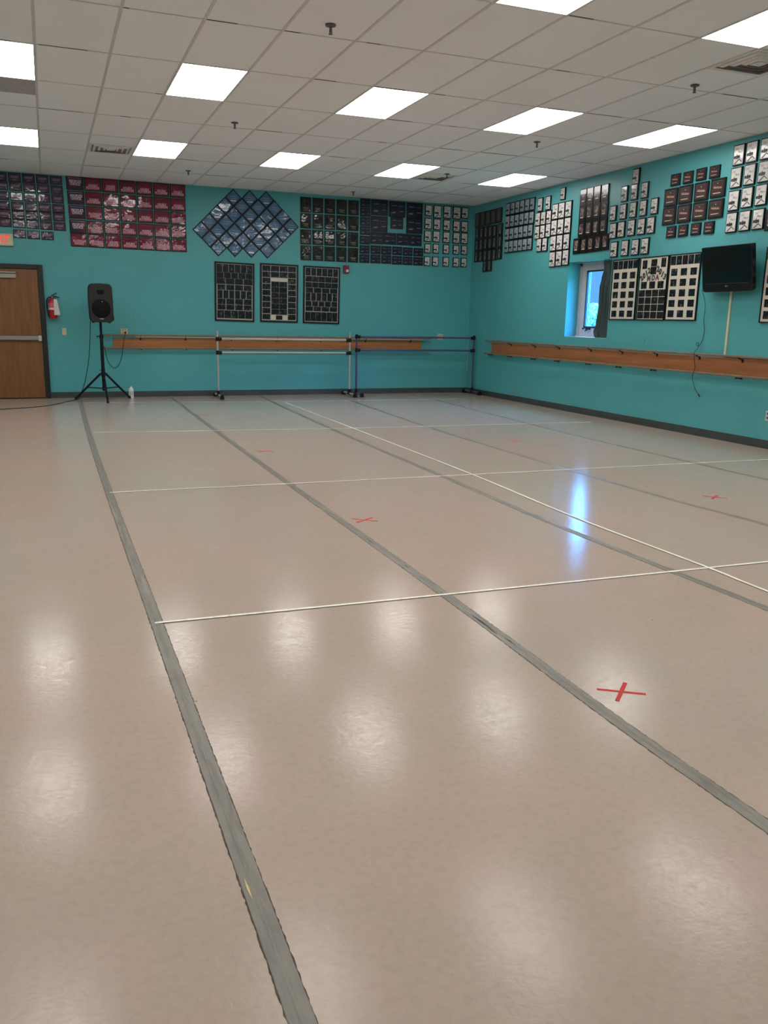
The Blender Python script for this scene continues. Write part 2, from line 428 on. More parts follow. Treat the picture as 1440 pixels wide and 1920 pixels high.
# sprinklers
SPR = simple('sprinkler_metal', (112, 100, 96), .4, .1, metal=.4)
sp = empty('fire_sprinkler')
MB().lathe([(.0, 0), (.042, 0), (.040, -.008), (.018, -.012), (.0, -.012)]).build('escutcheon', SPR, sp, smooth=True)
m = MB(); m.cyl((0, 0, -.01), (0, 0, -.045), .011); m.cyl((0, 0, -.045), (0, 0, -.062), .007, .004)
m.bb(-.012, -.008, -.002, .002, -.062, -.035); m.bb(.008, .012, -.002, .002, -.062, -.035)
m.lathe([(0, -.062), (.017, -.063), (.017, -.066), (0, -.067)]); m.build('spray_head', SPR, sp, smooth=True)
spots = [(2.179, 6.846, 'nearest the camera, at the top centre of the photo'), (2.181, 10.517, 'below left of the second left light panel'),
         (2.193, 14.162, 'above the blue diamond plaques'), (5.822, 6.996, 'beside the large ceiling vent at upper right'),
         (5.855, 9.868, 'right of centre between two light rows'), (5.21, 15.0, 'close to the back wall above the dark navy plaques'),
         (5.874, 12.532, 'next to the far right ceiling vent')]
for i, (x, y, d) in enumerate(spots):
    o = sp if i == 0 else copy_tree(sp); o.location = (x, y, H)
    tag(o, 'small metal ceiling sprinkler ' + d, 'sprinkler', 'sprinklers in the ceiling')

# ------------------------------------------------------------------ window
FR = simple('white_window_vinyl', (196, 192, 192), .4, .04)
GASK = simple('dark_gasket', (22, 38, 56), .5)
d0, d1 = XR + .235, XR + .265
y0, y1, z0, z1 = WO['y0'], WO['y1'], WO['z0'], WO['z1']
fw, fb, ft = .187, .146, .125
wf = MB()
wf.bb(d0, d1, y1 - fw, y1, z0, z1); wf.bb(d0, d1, y0, y0 + fw, z0, z1)
wf.bb(d0, d1, y0 + fw, y1 - fw, z0, z0 + fb); wf.bb(d0, d1, y0 + fw, y1 - fw, z1 - ft, z1)
# stepped profile
wf.bb(d0 - .012, d0, y1 - .06, y1, z0, z1); wf.bb(d0 - .012, d0, y0, y0 + .06, z0, z1); wf.bb(d0 - .012, d0, y0, y1, z1 - .05, z1)
wf.bb(d0 - .03, d0, y0, y1, z0, z0 + .03)
win = struct('window_1', wf, FR)
ia, ib, ic, id_ = y0 + fw, y1 - fw, z0 + fb, z1 - ft
m = MB(); q = .026
m.bb(d0 - .004, d1, ib - q, ib, ic, id_); m.bb(d0 - .004, d1, ia, ia + q, ic, id_)
m.bb(d0 - .004, d1, ia, ib, ic, ic + q); m.bb(d0 - .004, d1, ia, ib, id_ - q, id_)
m.build('gasket', GASK, win)
m = MB()                                 # outer jamb liner and trim beyond the glass
m.bb(d1, d1 + .030, ib, ib + .03, ic - .03, id_ + .03); m.bb(d1 + .044, d1 + .054, ib, ib + .03, ic - .03, id_ + .03)
m.bb(d1, d1 + .030, ia - .03, ia, ic - .03, id_ + .03); m.bb(d1, d1 + .054, ia, ib, ic - .03, ic - .004)
m.build('window_sash', FR, win)
MB().bb(d0 + .016, d0 + .020, ia, ib, ic, id_).build('glass_pane', m_glass(), win)
MB().bb(d1 + .030, d1 + .044, ib + .001, ib + .03, ic - .03, id_ + .03).build('screen_track', GASK, win)
m = MB(); m.cyl((d0 - .02, ib + .005, ic - .012), (d0 + .0, ib + .005, ic - .012), .012); m.bb(d0 - .02, d0, ib - .035, ib + .01, ic - .014, ic - .004)
m.build('latch', BLACKM, win)
m = MB(); m.bb(d0 - .035, d0, ib - .20, ib - .10, ic - .026, ic - .002); m.cyl((d0 - .035, ib - .15, ic - .02), (d0 - .06, ib - .13, ic - .05), .008)
m.cyl((d0 - .06, ib - .13, ic - .05), (d0 - .055, ib - .19, ic - .03), .007)
m.build('crank_handle', BLACKM, win)
# reveal sill
struct('trim_4', MB().bb(XR + .002, XR + .235, y0, y1, z0 - .004, z0 + .004), simple('white_sill', (190, 190, 190), .4, .04))
# curtain
L = [(11.325, 2.372), (11.296, 2.233), (11.33, 2.101), (11.375, 1.961), (11.393, 1.773), (11.405, 1.584), (11.435, 1.431), (11.474, 1.315), (11.45, 1.235), (11.40, 1.200)]
CUR = NT('green_grey_curtain'); v = CUR.coord((30, 30, 1)); n = CUR.noise(v, 1.1, 3)
CUR.link(CUR.ramp(n, [(.3, s2l((46, 62, 64))), (.7, s2l((66, 84, 84)))]), CUR.b.inputs['Base Color']); CUR.b.inputs['Roughness'].default_value = .75
CUR.link(CUR.bump(CUR.noise(CUR.coord((1, 1, 1)), 300, 2), .3, .002), CUR.b.inputs['Normal']); CUR = CUR.m
def lerpL(z):
    for (a, za), (b2, zb) in zip(L, L[1:]):
        if za >= z >= zb: t_ = (za - z) / (za - zb); t_ = t_ * t_ * (3 - 2 * t_); return a + (b2 - a) * t_
    return L[-1][0] if z < L[-1][1] else L[0][0]
nu, nz = 60, 50; vs = []; fs = []
for iz in range(nz + 1):
    z = 2.372 - (2.372 - 1.200) * iz / nz; la = lerpL(z); ra = 11.018
    for iu in range(nu + 1):
        u = iu / nu; ph = u * 2 * PI * 3.6 + .5 * math.sin(z * 5) + .9 * u * math.sin(z * 3 + 1)
        amp = .022 + .012 * (2.37 - z)
        xx = XR + .075 + amp * math.sin(ph) + .006 * math.sin(ph * 2.3 + z * 9)
        if z < 1.30: xx += .012 * math.sin(u * 14 + 2) * (1.30 - z) / .1
        vs.append((xx, la + (ra - la) * (u + .012 * math.sin(ph * 1.0)), z))
for iz in range(nz):
    for iu in range(nu):
        a = iz * (nu + 1) + iu; fs.append((a, a + 1, a + nu + 2, a + nu + 1))
cu = MB().add(vs, fs).build('curtain', CUR, smooth=True)
md = cu.modifiers.new('thick', 'SOLIDIFY'); md.thickness = .004
tag(cu, 'dark green-grey curtain hanging gathered over the right half of the window', 'curtain')
m = MB().cyl((XR + .075, y0 + .001, 2.366), (XR + .075, y1 - .001, 2.366), .006)
tag(m.build('curtain_rod', GREYM), 'thin curtain rod across the top of the window recess', 'curtain rod')

# ------------------------------------------------------------------ outdoors, through the window
GR = simple('grass', (96, 140, 84), .9, .3, 2)
tag(MB().bb(XR + T + .01, 120, -60, 120, -.6, -.5).build('ground', GR), kind='structure')
LEAF = NT('leaf_green'); v = LEAF.coord(); n = LEAF.noise(v, 2.0, 4)
LEAF.link(LEAF.ramp(n, [(.3, s2l((110, 128, 122))), (.7, s2l((176, 184, 176)))]), LEAF.b.inputs['Base Color']); LEAF.b.inputs['Roughness'].default_value = .7
LEAF = LEAF.m
BARK = simple('bark', (92, 78, 64), .9, .3, 9)
def bush(x, y, hgt, rad, lab, seed):
    rr = random.Random(seed)
    t = empty('leafy_tree', (x, y, -.5), label=lab, cat='tree', group='trees outside the window')
    MB().cyl((0, 0, 0), (.1, .05, hgt * .6), .16, .07).build('trunk', BARK, t)
    m = MB()
    blobs = [(rr.gauss(0, rad * .45), rr.gauss(0, rad * .45), hgt * rr.uniform(.35, .86), rr.uniform(.35, .6) * rad * .6) for _ in range(26)]
    blobs += [(0, 0, hgt * .6, rad * .7)]
    for _ in range(4200):
        bx, by, bz, br = rr.choice(blobs)
        d = Vector((rr.gauss(0, 1), rr.gauss(0, 1), rr.gauss(0, 1))).normalized() * br * rr.uniform(.8, 1.05)
        p = Vector((bx, by, bz)) + d
        if p.z > hgt: continue
        R_ = Euler((rr.uniform(0, 6), rr.uniform(0, 6), rr.uniform(0, 6))).to_matrix(); s_ = rr.uniform(.07, .15)
        m.add([p + R_ @ Vector(q_) * s_ for q_ in ((-.5, 0, 0), (0, -.9, .1), (.5, 0, 0), (0, .9, .1))], [(0, 1, 2, 3)])
    m.build('foliage', LEAF, t)
bush(20.6, 29.6, 2.75, 1.5, 'pale green leafy tree seen low through the window glass', 5)
bush(23.0, 35.4, 2.6, 1.9, 'pale leafy tree hidden mostly behind the curtain side of the window', 6)

# ------------------------------------------------------------------ door
DX0, DX1, DZ = -1.03, -.105, 2.125
FRD = simple('black_door_frame', (24, 24, 26), .4, .15)
# the leaf sits just proud of the wall face with its steel frame around it
m = MB(); m.bb(DX0, DX1, YB - .032, YB - .002, .012, DZ)
door = m.build('door_1', DOORW, bevel=.002); door['kind'] = 'structure'
m = MB(); m.bb(DX1 + .004, DX1 + .082, YB - .06, YB, 0, DZ + .075); m.bb(DX0 - .082, DX0 - .004, YB - .06, YB, 0, DZ + .075)
m.bb(DX0 - .004, DX1 + .004, YB - .06, YB, DZ + .004, DZ + .075)
m.build('door_frame', FRD, door, bevel=.003)
MB().bb(DX0, DX1, YB - .05, YB, 0, .011).build('threshold', BLACKM, door)
m = MB(); m.bb(DX0 + .03, DX1 - .055, YB - .085, YB - .055, .978, 1.042); m.bb(DX0 + .03, DX1 - .055, YB - .058, YB - .03, .985, 1.035)
pb = m.build('panic_bar', GREYM, door, bevel=.004)
MB().bb(DX1 - .055, DX1 - .004, YB - .10, YB - .031, .962, 1.052).build('latch_case', simple('latch_case_grey', (186, 184, 178), .4, .05), pb, bevel=.004)
MB().bb(DX0 + .02, DX0 + .06, YB - .10, YB - .031, .962, 1.052).build('end_cap', GREYM, pb)
cl = MB().bb(-.74, -.435, YB - .085, YB - .03, 1.975, 2.040).build('door_closer', simple('closer_cover', (165, 160, 148), .45, .05), door, bevel=.004)
MB().bb(-.74, -.44, YB - .10, YB - .075, 2.052, 2.075).build('closer_arm', GREYM, cl)

# exit sign
ex = empty('exit_sign', (-.595, YB, 2.575), label='lit EXIT sign with red letters high on the wall above the door', cat='exit sign')
MB().chbox((0, -.03, 0), (.31, .06, .19), .006).build('sign_housing', CREAM2, ex)
EXR = NT('exit_red'); EXR.b.inputs['Base Color'].default_value = (*s2l((225, 45, 45)), 1)
n = EXR.noise(EXR.coord(), 20, 2); EXR.link(EXR.ramp(n, [(.3, (.9, .05, .04)), (.7, (1, .09, .07))]), EXR.b.inputs['Emission Color']); EXR.b.inputs['Emission Strength'].default_value = .75; EXR = EXR.m
MB().text('EXIT', .185, -.012, .0, -.0605, bold=.004, width=.235).build('lettering', EXR, ex)

# ------------------------------------------------------------------ wall plaques
G = {"purple":[[[-0.56,3.546],[-0.351,3.545],[-0.143,3.545],[0.066,3.545],[0.274,3.544]],[[-0.551,3.408],[-0.343,3.406],[-0.136,3.403],[0.071,3.401],[0.278,3.398]],[[-0.545,3.255],[-0.338,3.255],[-0.132,3.255],[0.074,3.255],[0.281,3.255]],[[-0.545,3.107],[-0.337,3.107],[-0.13,3.108],[0.077,3.108],[0.285,3.109]],[[-0.542,2.972],[-0.335,2.972],[-0.128,2.972],[0.079,2.973],[0.285,2.973]],[[-0.537,2.842],[-0.331,2.838],[-0.125,2.834],[0.082,2.831],[0.288,2.827]],[[-0.336,2.677],[-0.123,2.673],[0.09,2.669]]],"red":[[[0.565,3.522],[0.842,3.52],[1.119,3.518],[1.396,3.517],[1.673,3.515],[1.95,3.513],[2.227,3.511]],[[0.569,3.295],[0.845,3.294],[1.121,3.292],[1.397,3.291],[1.673,3.289],[1.949,3.288],[2.224,3.287]],[[0.573,3.07],[0.848,3.069],[1.123,3.068],[1.398,3.067],[1.673,3.066],[1.948,3.065],[2.223,3.064]],[[0.574,2.842],[0.849,2.841],[1.123,2.841],[1.398,2.841],[1.673,2.841],[1.947,2.84],[2.222,2.84]],[[0.578,2.624],[0.852,2.623],[1.126,2.621],[1.4,2.62],[1.674,2.619],[1.948,2.618],[2.222,2.616]]],"gold":[[[4.517,3.435],[4.747,3.436],[4.977,3.437],[5.207,3.438],[5.437,3.439]],[[4.516,3.157],[4.746,3.158],[4.977,3.158],[5.207,3.159],[5.437,3.16]],[[4.516,2.875],[4.746,2.875],[4.976,2.875],[5.206,2.875],[5.436,2.874]],[[4.519,2.596],[4.748,2.596],[4.978,2.595],[5.207,2.595],[5.437,2.595]]],"navyL":[[[5.671,3.537]],[[5.672,3.376]],[[5.672,3.21]],[[5.671,3.046]],[[5.67,2.877]],[[5.667,2.708]],[[5.666,2.542]]],"navyB":[[[5.958,3.475],[6.316,3.466],[6.675,3.465]],[[5.956,3.178],[6.678,3.185]]],"navyM":[[[6.315,3.217]],[[5.911,2.923],[6.176,2.926],[6.444,2.927],[6.708,2.925]]],"navyS":[[[5.891,2.713],[6.111,2.711],[6.333,2.712],[6.552,2.708],[6.776,2.707]],[[5.891,2.545],[6.112,2.545],[6.332,2.539],[6.553,2.539],[6.775,2.537]]],"edgeB":[[[6.963,3.487],[7.151,3.471],[7.36,3.475],[7.565,3.474],[7.74,3.484]],[[6.961,3.245],[7.148,3.24],[7.356,3.235],[7.567,3.229],[7.74,3.228]],[[6.96,3.012],[7.141,3.015],[7.357,3.012],[7.572,3.009],[7.748,3.011]],[[6.963,2.786],[7.141,2.788],[7.36,2.789],[7.575,2.788],[7.753,2.791]],[[6.961,2.547],[7.138,2.55],[7.363,2.553],[7.583,2.55],[7.756,2.554]]],"statTop":[[[15.43,3.345],[15.216,3.346],[15.002,3.347],[14.788,3.349],[14.573,3.35]]],"stat":[[[15.421,3.099],[15.244,3.096],[15.067,3.093],[14.891,3.09],[14.714,3.087],[14.501,3.096]],[[15.427,2.877],[15.246,2.877],[15.066,2.877],[14.886,2.877],[14.706,2.877],[14.492,2.881]],[[15.423,2.664],[15.241,2.663],[15.06,2.661],[14.878,2.66],[14.697,2.658],[14.491,2.667]],[[15.052,2.466],[14.867,2.467]]],"bluish":[[[14.232,3.419],[14.064,3.418],[13.896,3.418],[13.727,3.418],[13.559,3.418],[13.391,3.417]],[[14.226,3.202],[14.059,3.201],[13.892,3.199],[13.725,3.198],[13.559,3.197],[13.392,3.195]],[[14.223,2.982],[14.06,2.982],[13.896,2.983],[13.733,2.983],[13.569,2.983],[13.405,2.984]],[[14.219,2.762],[14.057,2.762],[13.894,2.761],[13.732,2.761],[13.569,2.761],[13.407,2.76]]],"whA":[[[13.13,3.375],[12.883,3.374]],[[13.177,3.144],[13.004,3.145],[12.83,3.144]],[[13.177,2.926],[13.006,2.928],[12.83,2.932]],[[13.093,2.715],[12.912,2.714]]],"whS":[[[12.448,3.469]]],"whB":[[[12.643,3.213],[12.454,3.214],[12.255,3.214]],[[12.65,2.96],[12.455,2.961],[12.252,2.964]],[[12.652,2.711],[12.456,2.713],[12.255,2.713]],[[12.649,2.455],[12.45,2.46],[12.251,2.464]]],"darkT":[[[11.861,3.341],[11.68,3.342],[11.496,3.343],[11.298,3.341]]],"dark":[[[11.859,3.1],[11.669,3.1],[11.481,3.102],[11.288,3.103]],[[11.856,2.863],[11.664,2.863],[11.475,2.863],[11.281,2.866]],[[11.967,2.621],[11.766,2.62],[11.576,2.623],[11.389,2.625],[11.203,2.629]]],"whC":[[[10.579,3.473]],[[10.819,3.269],[10.588,3.267],[10.359,3.263]],[[11.057,3.025],[10.815,3.024],[10.586,3.024],[10.36,3.024],[10.118,3.024]],[[11.025,2.773],[10.829,2.777],[10.594,2.78],[10.367,2.777],[10.16,2.776]],[[10.968,2.504],[10.708,2.507],[10.468,2.504],[10.251,2.504]]],"brnS":[[[9.732,3.315],[9.488,3.311],[9.245,3.316],[9.003,3.311]],[[9.726,2.648],[9.492,2.648],[9.248,2.647],[9.008,2.643]]],"brnL":[[[9.793,3.1],[9.507,3.104],[9.21,3.104],[8.916,3.108]],[[9.797,2.862],[9.503,2.861],[9.209,2.862],[8.918,2.86]]],"whD":[[[8.612,3.447],[8.404,3.448],[8.181,3.449]],[[8.62,3.188],[8.402,3.193],[8.179,3.196]],[[8.619,2.923],[8.405,2.935],[8.184,2.938]],[[8.62,2.668],[8.404,2.668],[8.189,2.667]]],"darkE":[[[7.989,2.642]]]}
def wallplace(o, wall, u, z, tilt=0):
    if wall == 'b': o.location = (u, YB + .001, z); o.rotation_euler = (rj.uniform(-.006, .006), tilt, rj.uniform(-.004, .004))
    else: o.location = (XR + .001, u, z); o.rotation_euler = (0, tilt, -PI / 2 + rj.uniform(-.004, .004))
rj = random.Random(11)
S = {}
S['purple'] = m_print('purple_sheet', [(.3, (66, 40, 62)), (.5, (80, 58, 82)), (.66, (104, 52, 70))], 22, .06)
S['red'] = m_print('crimson_sheet', [(.3, (104, 30, 50)), (.6, (134, 40, 62))], 8, .06)
S['people'] = m_print('navy_crimson_sheet', [(.38, (42, 44, 78)), (.5, (66, 38, 64)), (.62, (106, 34, 54))], 7, .06)
S['blue'] = m_print('steel_blue_sheet', [(.3, (66, 104, 140)), (.7, (90, 118, 148))], 6, .06)
S['gold'] = m_print('dark_stage_sheet', [(.4, (20, 22, 24)), (.6, (44, 42, 36)), (.75, (66, 70, 60))], 26, .06)
S['navy'] = m_print('navy_sheet', [(.3, (26, 30, 46)), (.7, (36, 40, 54))], 7, .3, spec=.2)
S['white'] = m_print('white_award_sheet', [(.3, (206, 202, 198)), (.7, (222, 218, 214))], 8, .07)
S['bluish'] = m_print('blue_grey_award_sheet', [(.3, (140, 160, 168)), (.7, (164, 180, 184))], 8, .14)
S['dark'] = m_print('charcoal_sheet', [(.3, (24, 24, 28)), (.7, (34, 32, 36))], 8, .3, spec=.3)
S['brown'] = m_print('dark_brown_sheet', [(.3, (46, 28, 30)), (.7, (70, 46, 46))], 9, .3, spec=.3)
INK = simple('black_ink', (10, 9, 12), .5); INKG = simple('grey_ink', (96, 92, 94), .5); INKP = simple('pale_ink', (196, 176, 184), .4)
INKL = simple('lilac_grey_ink', (128, 116, 134), .4); INKW = simple('white_label', (216, 218, 220), .4); INKN = simple('muted_grey_ink', (138, 142, 150), .4)
INKB = simple('bronze_ink', (122, 116, 88), .4); INKO = simple('orange_cream_ink', (226, 180, 156), .4); INKC = simple('cream_label', (206, 196, 170), .4)
INKD = simple('slate_ink', (70, 72, 78), .4); INKX = simple('pink_ink', (206, 150, 166), .4); INKBL = simple('light_blue_ink', (160, 184, 204), .4)
PIC = m_print('small_costume_photo', [(.3, (58, 46, 52)), (.45, (110, 82, 92)), (.55, (132, 116, 104)), (.7, (168, 158, 138))], 34, .2, (1, 1, .7))
OVAL = simple('grey_medallion', (120, 126, 128), .35, .25, 40)

def proto(key, w, h, th, border, board=BLACK, sheet=None, letters=(), extra=None, rotated=False):
    """top: bevelled board; child: printed sheet; its children: lettering"""
    o = MB().chbox((0, -th / 2, 0), (w, th, h), .003).build('award_plaque', board)
    sh = MB().bb(-w / 2 + border, w / 2 - border, -th - .0015, -th, -h / 2 + border, h / 2 - border).build('printed_sheet', sheet, o)
    y = -th - .0017
    for (mat, fn) in letters:
        m = MB(); fn(m, w, h, y); m.build('lettering', mat, sh)
    if extra:
        for nm, mat, fn in extra:
            m = MB(); fn(m, w, h, y); m.build(nm, mat, sh)
    if rotated: pass
    return o
def bars(rows):
    def f(m, w, h, y):
        for (x0, x1, z, t_) in rows: m.bb(x0 * w, x1 * w, y, y + .001, (z - t_ / 2) * h, (z + t_ / 2) * h)
    return f
def words2(a, b, za, zb, size, wa, wb, shear=.15, bold=.004):
    def f(m, w, h, y):
        m.text(a, size * h, 0.02 * w, za * h, y, shear, bold * h * 4, wa * w); m.text(b, size * h, 0.0, zb * h, y, shear, bold * h * 4, wb * w)
    return f
def script(x0, x1, z, amp, n=7, r=.006):
    """an illegible flourish of handwriting"""
    def f(m, w, h, y):
        pts = []
        for i in range(n * 4 + 1):
            u = i / (n * 4); a = u * n * 2 * PI
            pts.append(((x0 + (x1 - x0) * u) * w + math.cos(a) * amp * .5 * w, y, z * h + math.sin(a) * amp * h * (1 + .6 * math.sin(i * 1.7))))
        m.tube(pts, r * h, 4, 2)
    return f
def edge_letters(scale=1.0):
    def f(m, w, h, y):
        m.text('edge', .36 * w, -.12 * w, -.10 * h, y, .1, .022 * w, .56 * w)
    return f
def mountain(m, w, h, y):
    b0 = -.42 * h
    m.prism([(-.38 * w, b0), (-.20 * w, b0), (.10 * w, -.25 * h), (.06 * w, -.19 * h)], y, y + .001)
    m.prism([(.04 * w, -.22 * h), (.08 * w, -.185 * h), (.37 * w, -.34 * h), (.33 * w, -.385 * h)], y, y + .001)
def place_text(m, w, h, y):
    m.text('1st', .24 * w, -.18 * w, .30 * h, y, .3, 0, .26 * w); m.text('Place', .20 * w, .12 * w, .14 * h, y, .3, 0, .42 * w)
def swash(m, w, h, y):
    m.prism([(-.34 * w, .16 * h), (-.32 * w, .14 * h), (.34 * w, .38 * h), (.33 * w, .40 * h)], y, y + .001)
    m.text('Place', .18 * w, .08 * w, .12 * h, y, .3, 0, .38 * w)
def plq_white(w, h, sheet, variant=0, border=.011):
    return proto('w', w, h, .024, border + .003, BLACK, sheet, [(INK, edge_letters()), (INKG, place_text if variant == 0 else swash)], [('mountain_print', INKG, mountain)])
def arch(m, w, h, y):
    m.prism([(.2 * w * math.cos(a * PI / 8), (.16 + .2 * math.sin(a * PI / 8)) * h) for a in range(16)], y, y + .001)
    m.prism([(-.11 * w, .0), (.11 * w, .0), (.16 * w, -.36 * h), (-.16 * w, -.36 * h)], y, y + .001)
def ring(m, w, h, y):
    m.prism([(.16 * w * math.cos(a * PI / 8), (.14 + .13 * math.sin(a * PI / 8)) * h) for a in range(16)], y - .0006, y)

P = {}
P['purple'] = proto('p', .188, .133, .016, .013, BLACK, S['purple'], [(INKL, bars([(-.32, .34, .12, .10), (-.30, .30, -.02, .09), (-.16, .16, -.27, .07)]))])
def dp(a, b, ink): return proto('r', .262, .212, .016, .014, BLACK, S['red'], [(ink, words2(a, b, -.07, -.25, .24, .56 if len(a) < 8 else .78, .8 if len(b) > 6 else .62)), (INKD, script(-.28, .22, .25, .035, 7, .009))])
P['double'] = dp('DOUBLE', 'PLATINUM', INKX)
P['judge'] = dp("JUDGE'S", 'CHOICE', INKX)
P['plat'] = dp('PLATINUM', 'AWARD', INKX)
P['people'] = proto('pc', .262, .212, .016, .014, BLACK, S['people'], [(INKP, words2("PEOPLE'S", 'CHOICE', .14, -.06, .26, .72, .62, 0)), (INKL, bars([(-.42, .42, .38, .05)]))])
P['gold'] = proto('g', .205, .262, .016, .022, BLACK, S['gold'], [(INKB, bars([(-.28, .26, -.20, .05), (-.16, .22, -.27, .03)])), (INKB, script(-.22, .25, -.35, .03, 5, .012)), (INKG, bars([(.12, .2, .36, .03)]))])
def navy(w, h): return proto('n', w, h, .016, .006, BLACK, S['navy'], [(INKN, bars([(-.36, -.06, .22, .035), (.06, .36, .20, .02), (.12, .38, -.14, .03)])), (INKL, bars([(-.38, -.12, -.24, .06), (-.30, -.08, -.18, .035)]))])
P['navyL'] = navy(.202, .154); P['navyS'] = navy(.203, .156); P['navyM'] = navy(.256, .212); P['navyB'] = navy(.336, .282)
P['edgeB'] = plq_white(.148, .205, S['white']); P['edgeS'] = plq_white(.128, .178, S['white']); P['edgeBig'] = plq_white(.166, .232, S['white'])
P['whA'] = plq_white(.155, .222, S['white'], border=.012); P['whS'] = plq_white(.137, .19, S['white'])
P['whB'] = plq_white(.182, .250, S['white'], border=.012); P['whB2'] = plq_white(.182, .250, S['white'], 1)
P['whC'] = plq_white(.166, .228, S['white'], border=.013); P['whC2'] = plq_white(.166, .228, S['white'], 1, .013)
P['whC3'] = plq_white(.150, .218, S['white'], border=.013)
P['whD'] = plq_white(.178, .238, S['white'], border=.010)
P['bluish'] = plq_white(.160, .212, S['bluish'], border=.014)
P['stat'] = proto('s', .170, .216, .018, .016, BLACK, S['dark'], [(INKD, bars([(-.22, .22, -.40, .03)]))], [('award_figure', OVAL, arch), ('figure_ring', INKD, ring)])
P['statTop'] = proto('s', .208, .262, .018, .016, BLACK, m_print('brown_charcoal_sheet', [(.3, (50, 44, 50)), (.7, (64, 56, 60))], 8, .3), [(INKD, bars([(-.3, .3, .34, .03), (-.3, .3, .26, .03)]))], [('award_figure', simple('dull_medallion', (84, 82, 90), .4, .2, 40), arch)])
def picf(m, w, h, y): m.bb(-.30 * w, .22 * w, y, y + .001, -.22 * h, .34 * h)
P['dark'] = proto('d', .180, .238, .020, .012, BLACK, S['dark'], [(INKC, bars([(-.26, .18, -.25, .05)]))], [('costume_photo', PIC, picf)])
P['darkT'] = proto('d', .172, .250, .020, .010, BLACK, m_print('grey_brown_sheet', [(.3, (78, 68, 70)), (.7, (96, 84, 84))], 8, .12), [(INKC, bars([(-.2, .22, -.22, .06)]))], [('costume_photo', m_print('dim_costume_photo', [(.35, (70, 52, 66)), (.6, (104, 76, 88)), (.75, (140, 128, 110))], 34, .2), lambda m, w, h, y: m.bb(-.22 * w, .26 * w, y, y + .001, -.14 * h, .18 * h))])
def brn(w, h, th=.024): return proto('b', w, h, th, .026 if w > .2 else .017, BLACK, S['brown'], [(INKO, script(-.27, .27, .03, .05, 6, .013)), (INKC, bars([(-.28, .24, -.27, .035), (-.02, .02, .24, .05)])), (INKG, bars([(-.32, .30, .36, .015)]))])
P['brnL'] = brn(.256, .226); P['brnS'] = brn(.180, .148)
P['darkE'] = P['dark']

# blue diamond plaques: board and sheet turned 45 degrees, lettering level
def blue(kind):
    s2 = .2085; o = MB().chbox((0, -.008, 0), (s2, .016, s2), .003).build('award_plaque', BLACK)
    c45 = math.cos(PI / 4)
    me = o.data
    for v in me.vertices: x, z = v.co.x, v.co.z; v.co.x = (x - z) * c45; v.co.z = (x + z) * c45
    r = (s2 / 2 - .017) * 1.4142
    sh = MB().prism([(0, -r), (r, 0), (0, r), (-r, 0)], -.0175, -.016).build('printed_sheet', S['blue'], o)
    m = MB(); script(-.26, .26, .10, .02, 7, .008)(m, s2, s2, -.0177); bars([(-.3, .3, -.06, .012), (-.2, .2, -.14, .012)])(m, s2, s2, -.0177); m.build('lettering', INKBL, sh)
    if kind: m = MB(); bars([(-.24, .24, -.27, .06 if kind == 1 else .13)])(m, s2, s2, -.0178); m.build('name_label', INKW, sh)
    return o
BL = {0: blue(0), 1: blue(1), 2: blue(2)}
used = set()
def put(pkey, wall, u, z, label, group, tilt=0, src=None):
    p = src or P[pkey]
    if p.name in used: o = copy_tree(p)
    else: used.add(p.name); o = p
    wallplace(o, wall, u, z, tilt)
    return tag(o, label, 'plaque', group)
N = ['first', 'second', 'third', 'fourth', 'fifth', 'sixth', 'seventh', 'eighth']
def rowname(i, n): return 'top row' if i == 0 else 'bottom row' if i == n - 1 else N[i] + ' row'
def block(key, wall, what, where, group, pick):
    R = G[key]; n = len(R)
    for i, r in enumerate(R):
        for k, (u, z) in enumerate(r):
            pk, w2 = pick(i, k)
            pos = N[k] + ' from left, ' if len(r) > 1 else ''
            put(pk, wall, u, z, '%s, %s%s, %s' % (w2 or what, pos, rowname(i, n), where), group, tilt=rj.uniform(-.006, .006))
block('purple', 'b', 'dull purple plaque', 'block above EXIT sign', 'purple award plaques on the back wall', lambda i, k: ('purple', None))
def pr(i, k):
    if k == 0 and i < 4: return 'people', "navy PEOPLE'S CHOICE plaque"
    if k == 2: return 'judge', "crimson JUDGE'S CHOICE plaque"
    if (k == 0 and i == 4) or (k == 1 and i >= 2): return 'plat', 'crimson PLATINUM AWARD plaque'
    return 'double', 'crimson DOUBLE PLATINUM plaque'
block('red', 'b', '', 'red block, back wall', 'red award plaques on the back wall', pr)
block('gold', 'b', 'black portrait plaque with bronze print', 'black block, back wall', 'black portrait plaques with bronze print on the back wall', lambda i, k: ('gold', None))
block('navyL', 'b', 'small navy plaque', 'single column beside the bronze-print plaques', 'navy plaques on the back wall', lambda i, k: ('navyL', None))
for i, r in enumerate(G['navyB']):
    for k, (u, z) in enumerate(r):
        lab = ['large navy plaque, %s of three along the top of the navy block' % N[k], 'large navy plaque %s the lone small plaque, navy block' % ('left of' if k == 0 else 'right of')][i]
        put('navyB', 'b', u, z, lab, 'navy plaques on the back wall')
for i, r in enumerate(G['navyM']):
    for k, (u, z) in enumerate(r):
        put('navyM', 'b', u, z, 'lone medium navy plaque with bare teal wall around it' if i == 0 else 'medium navy plaque, %s of four in the middle row, navy block' % N[k], 'navy plaques on the back wall')
for i, r in enumerate(G['navyS']):
    for k, (u, z) in enumerate(r):
        put('navyS', 'b', u, z, 'small navy plaque, %s of five, %s, navy block' % (N[k], ['second row from bottom', 'bottom row'][i]), 'navy plaques on the back wall')
block('edgeB', 'b', 'white edge plaque', 'corner block on back wall', 'white award plaques on the back wall', lambda i, k: ('edgeS' if i > 2 else 'edgeBig' if (i == 0 and k in (1, 2, 3)) else 'edgeB', None))
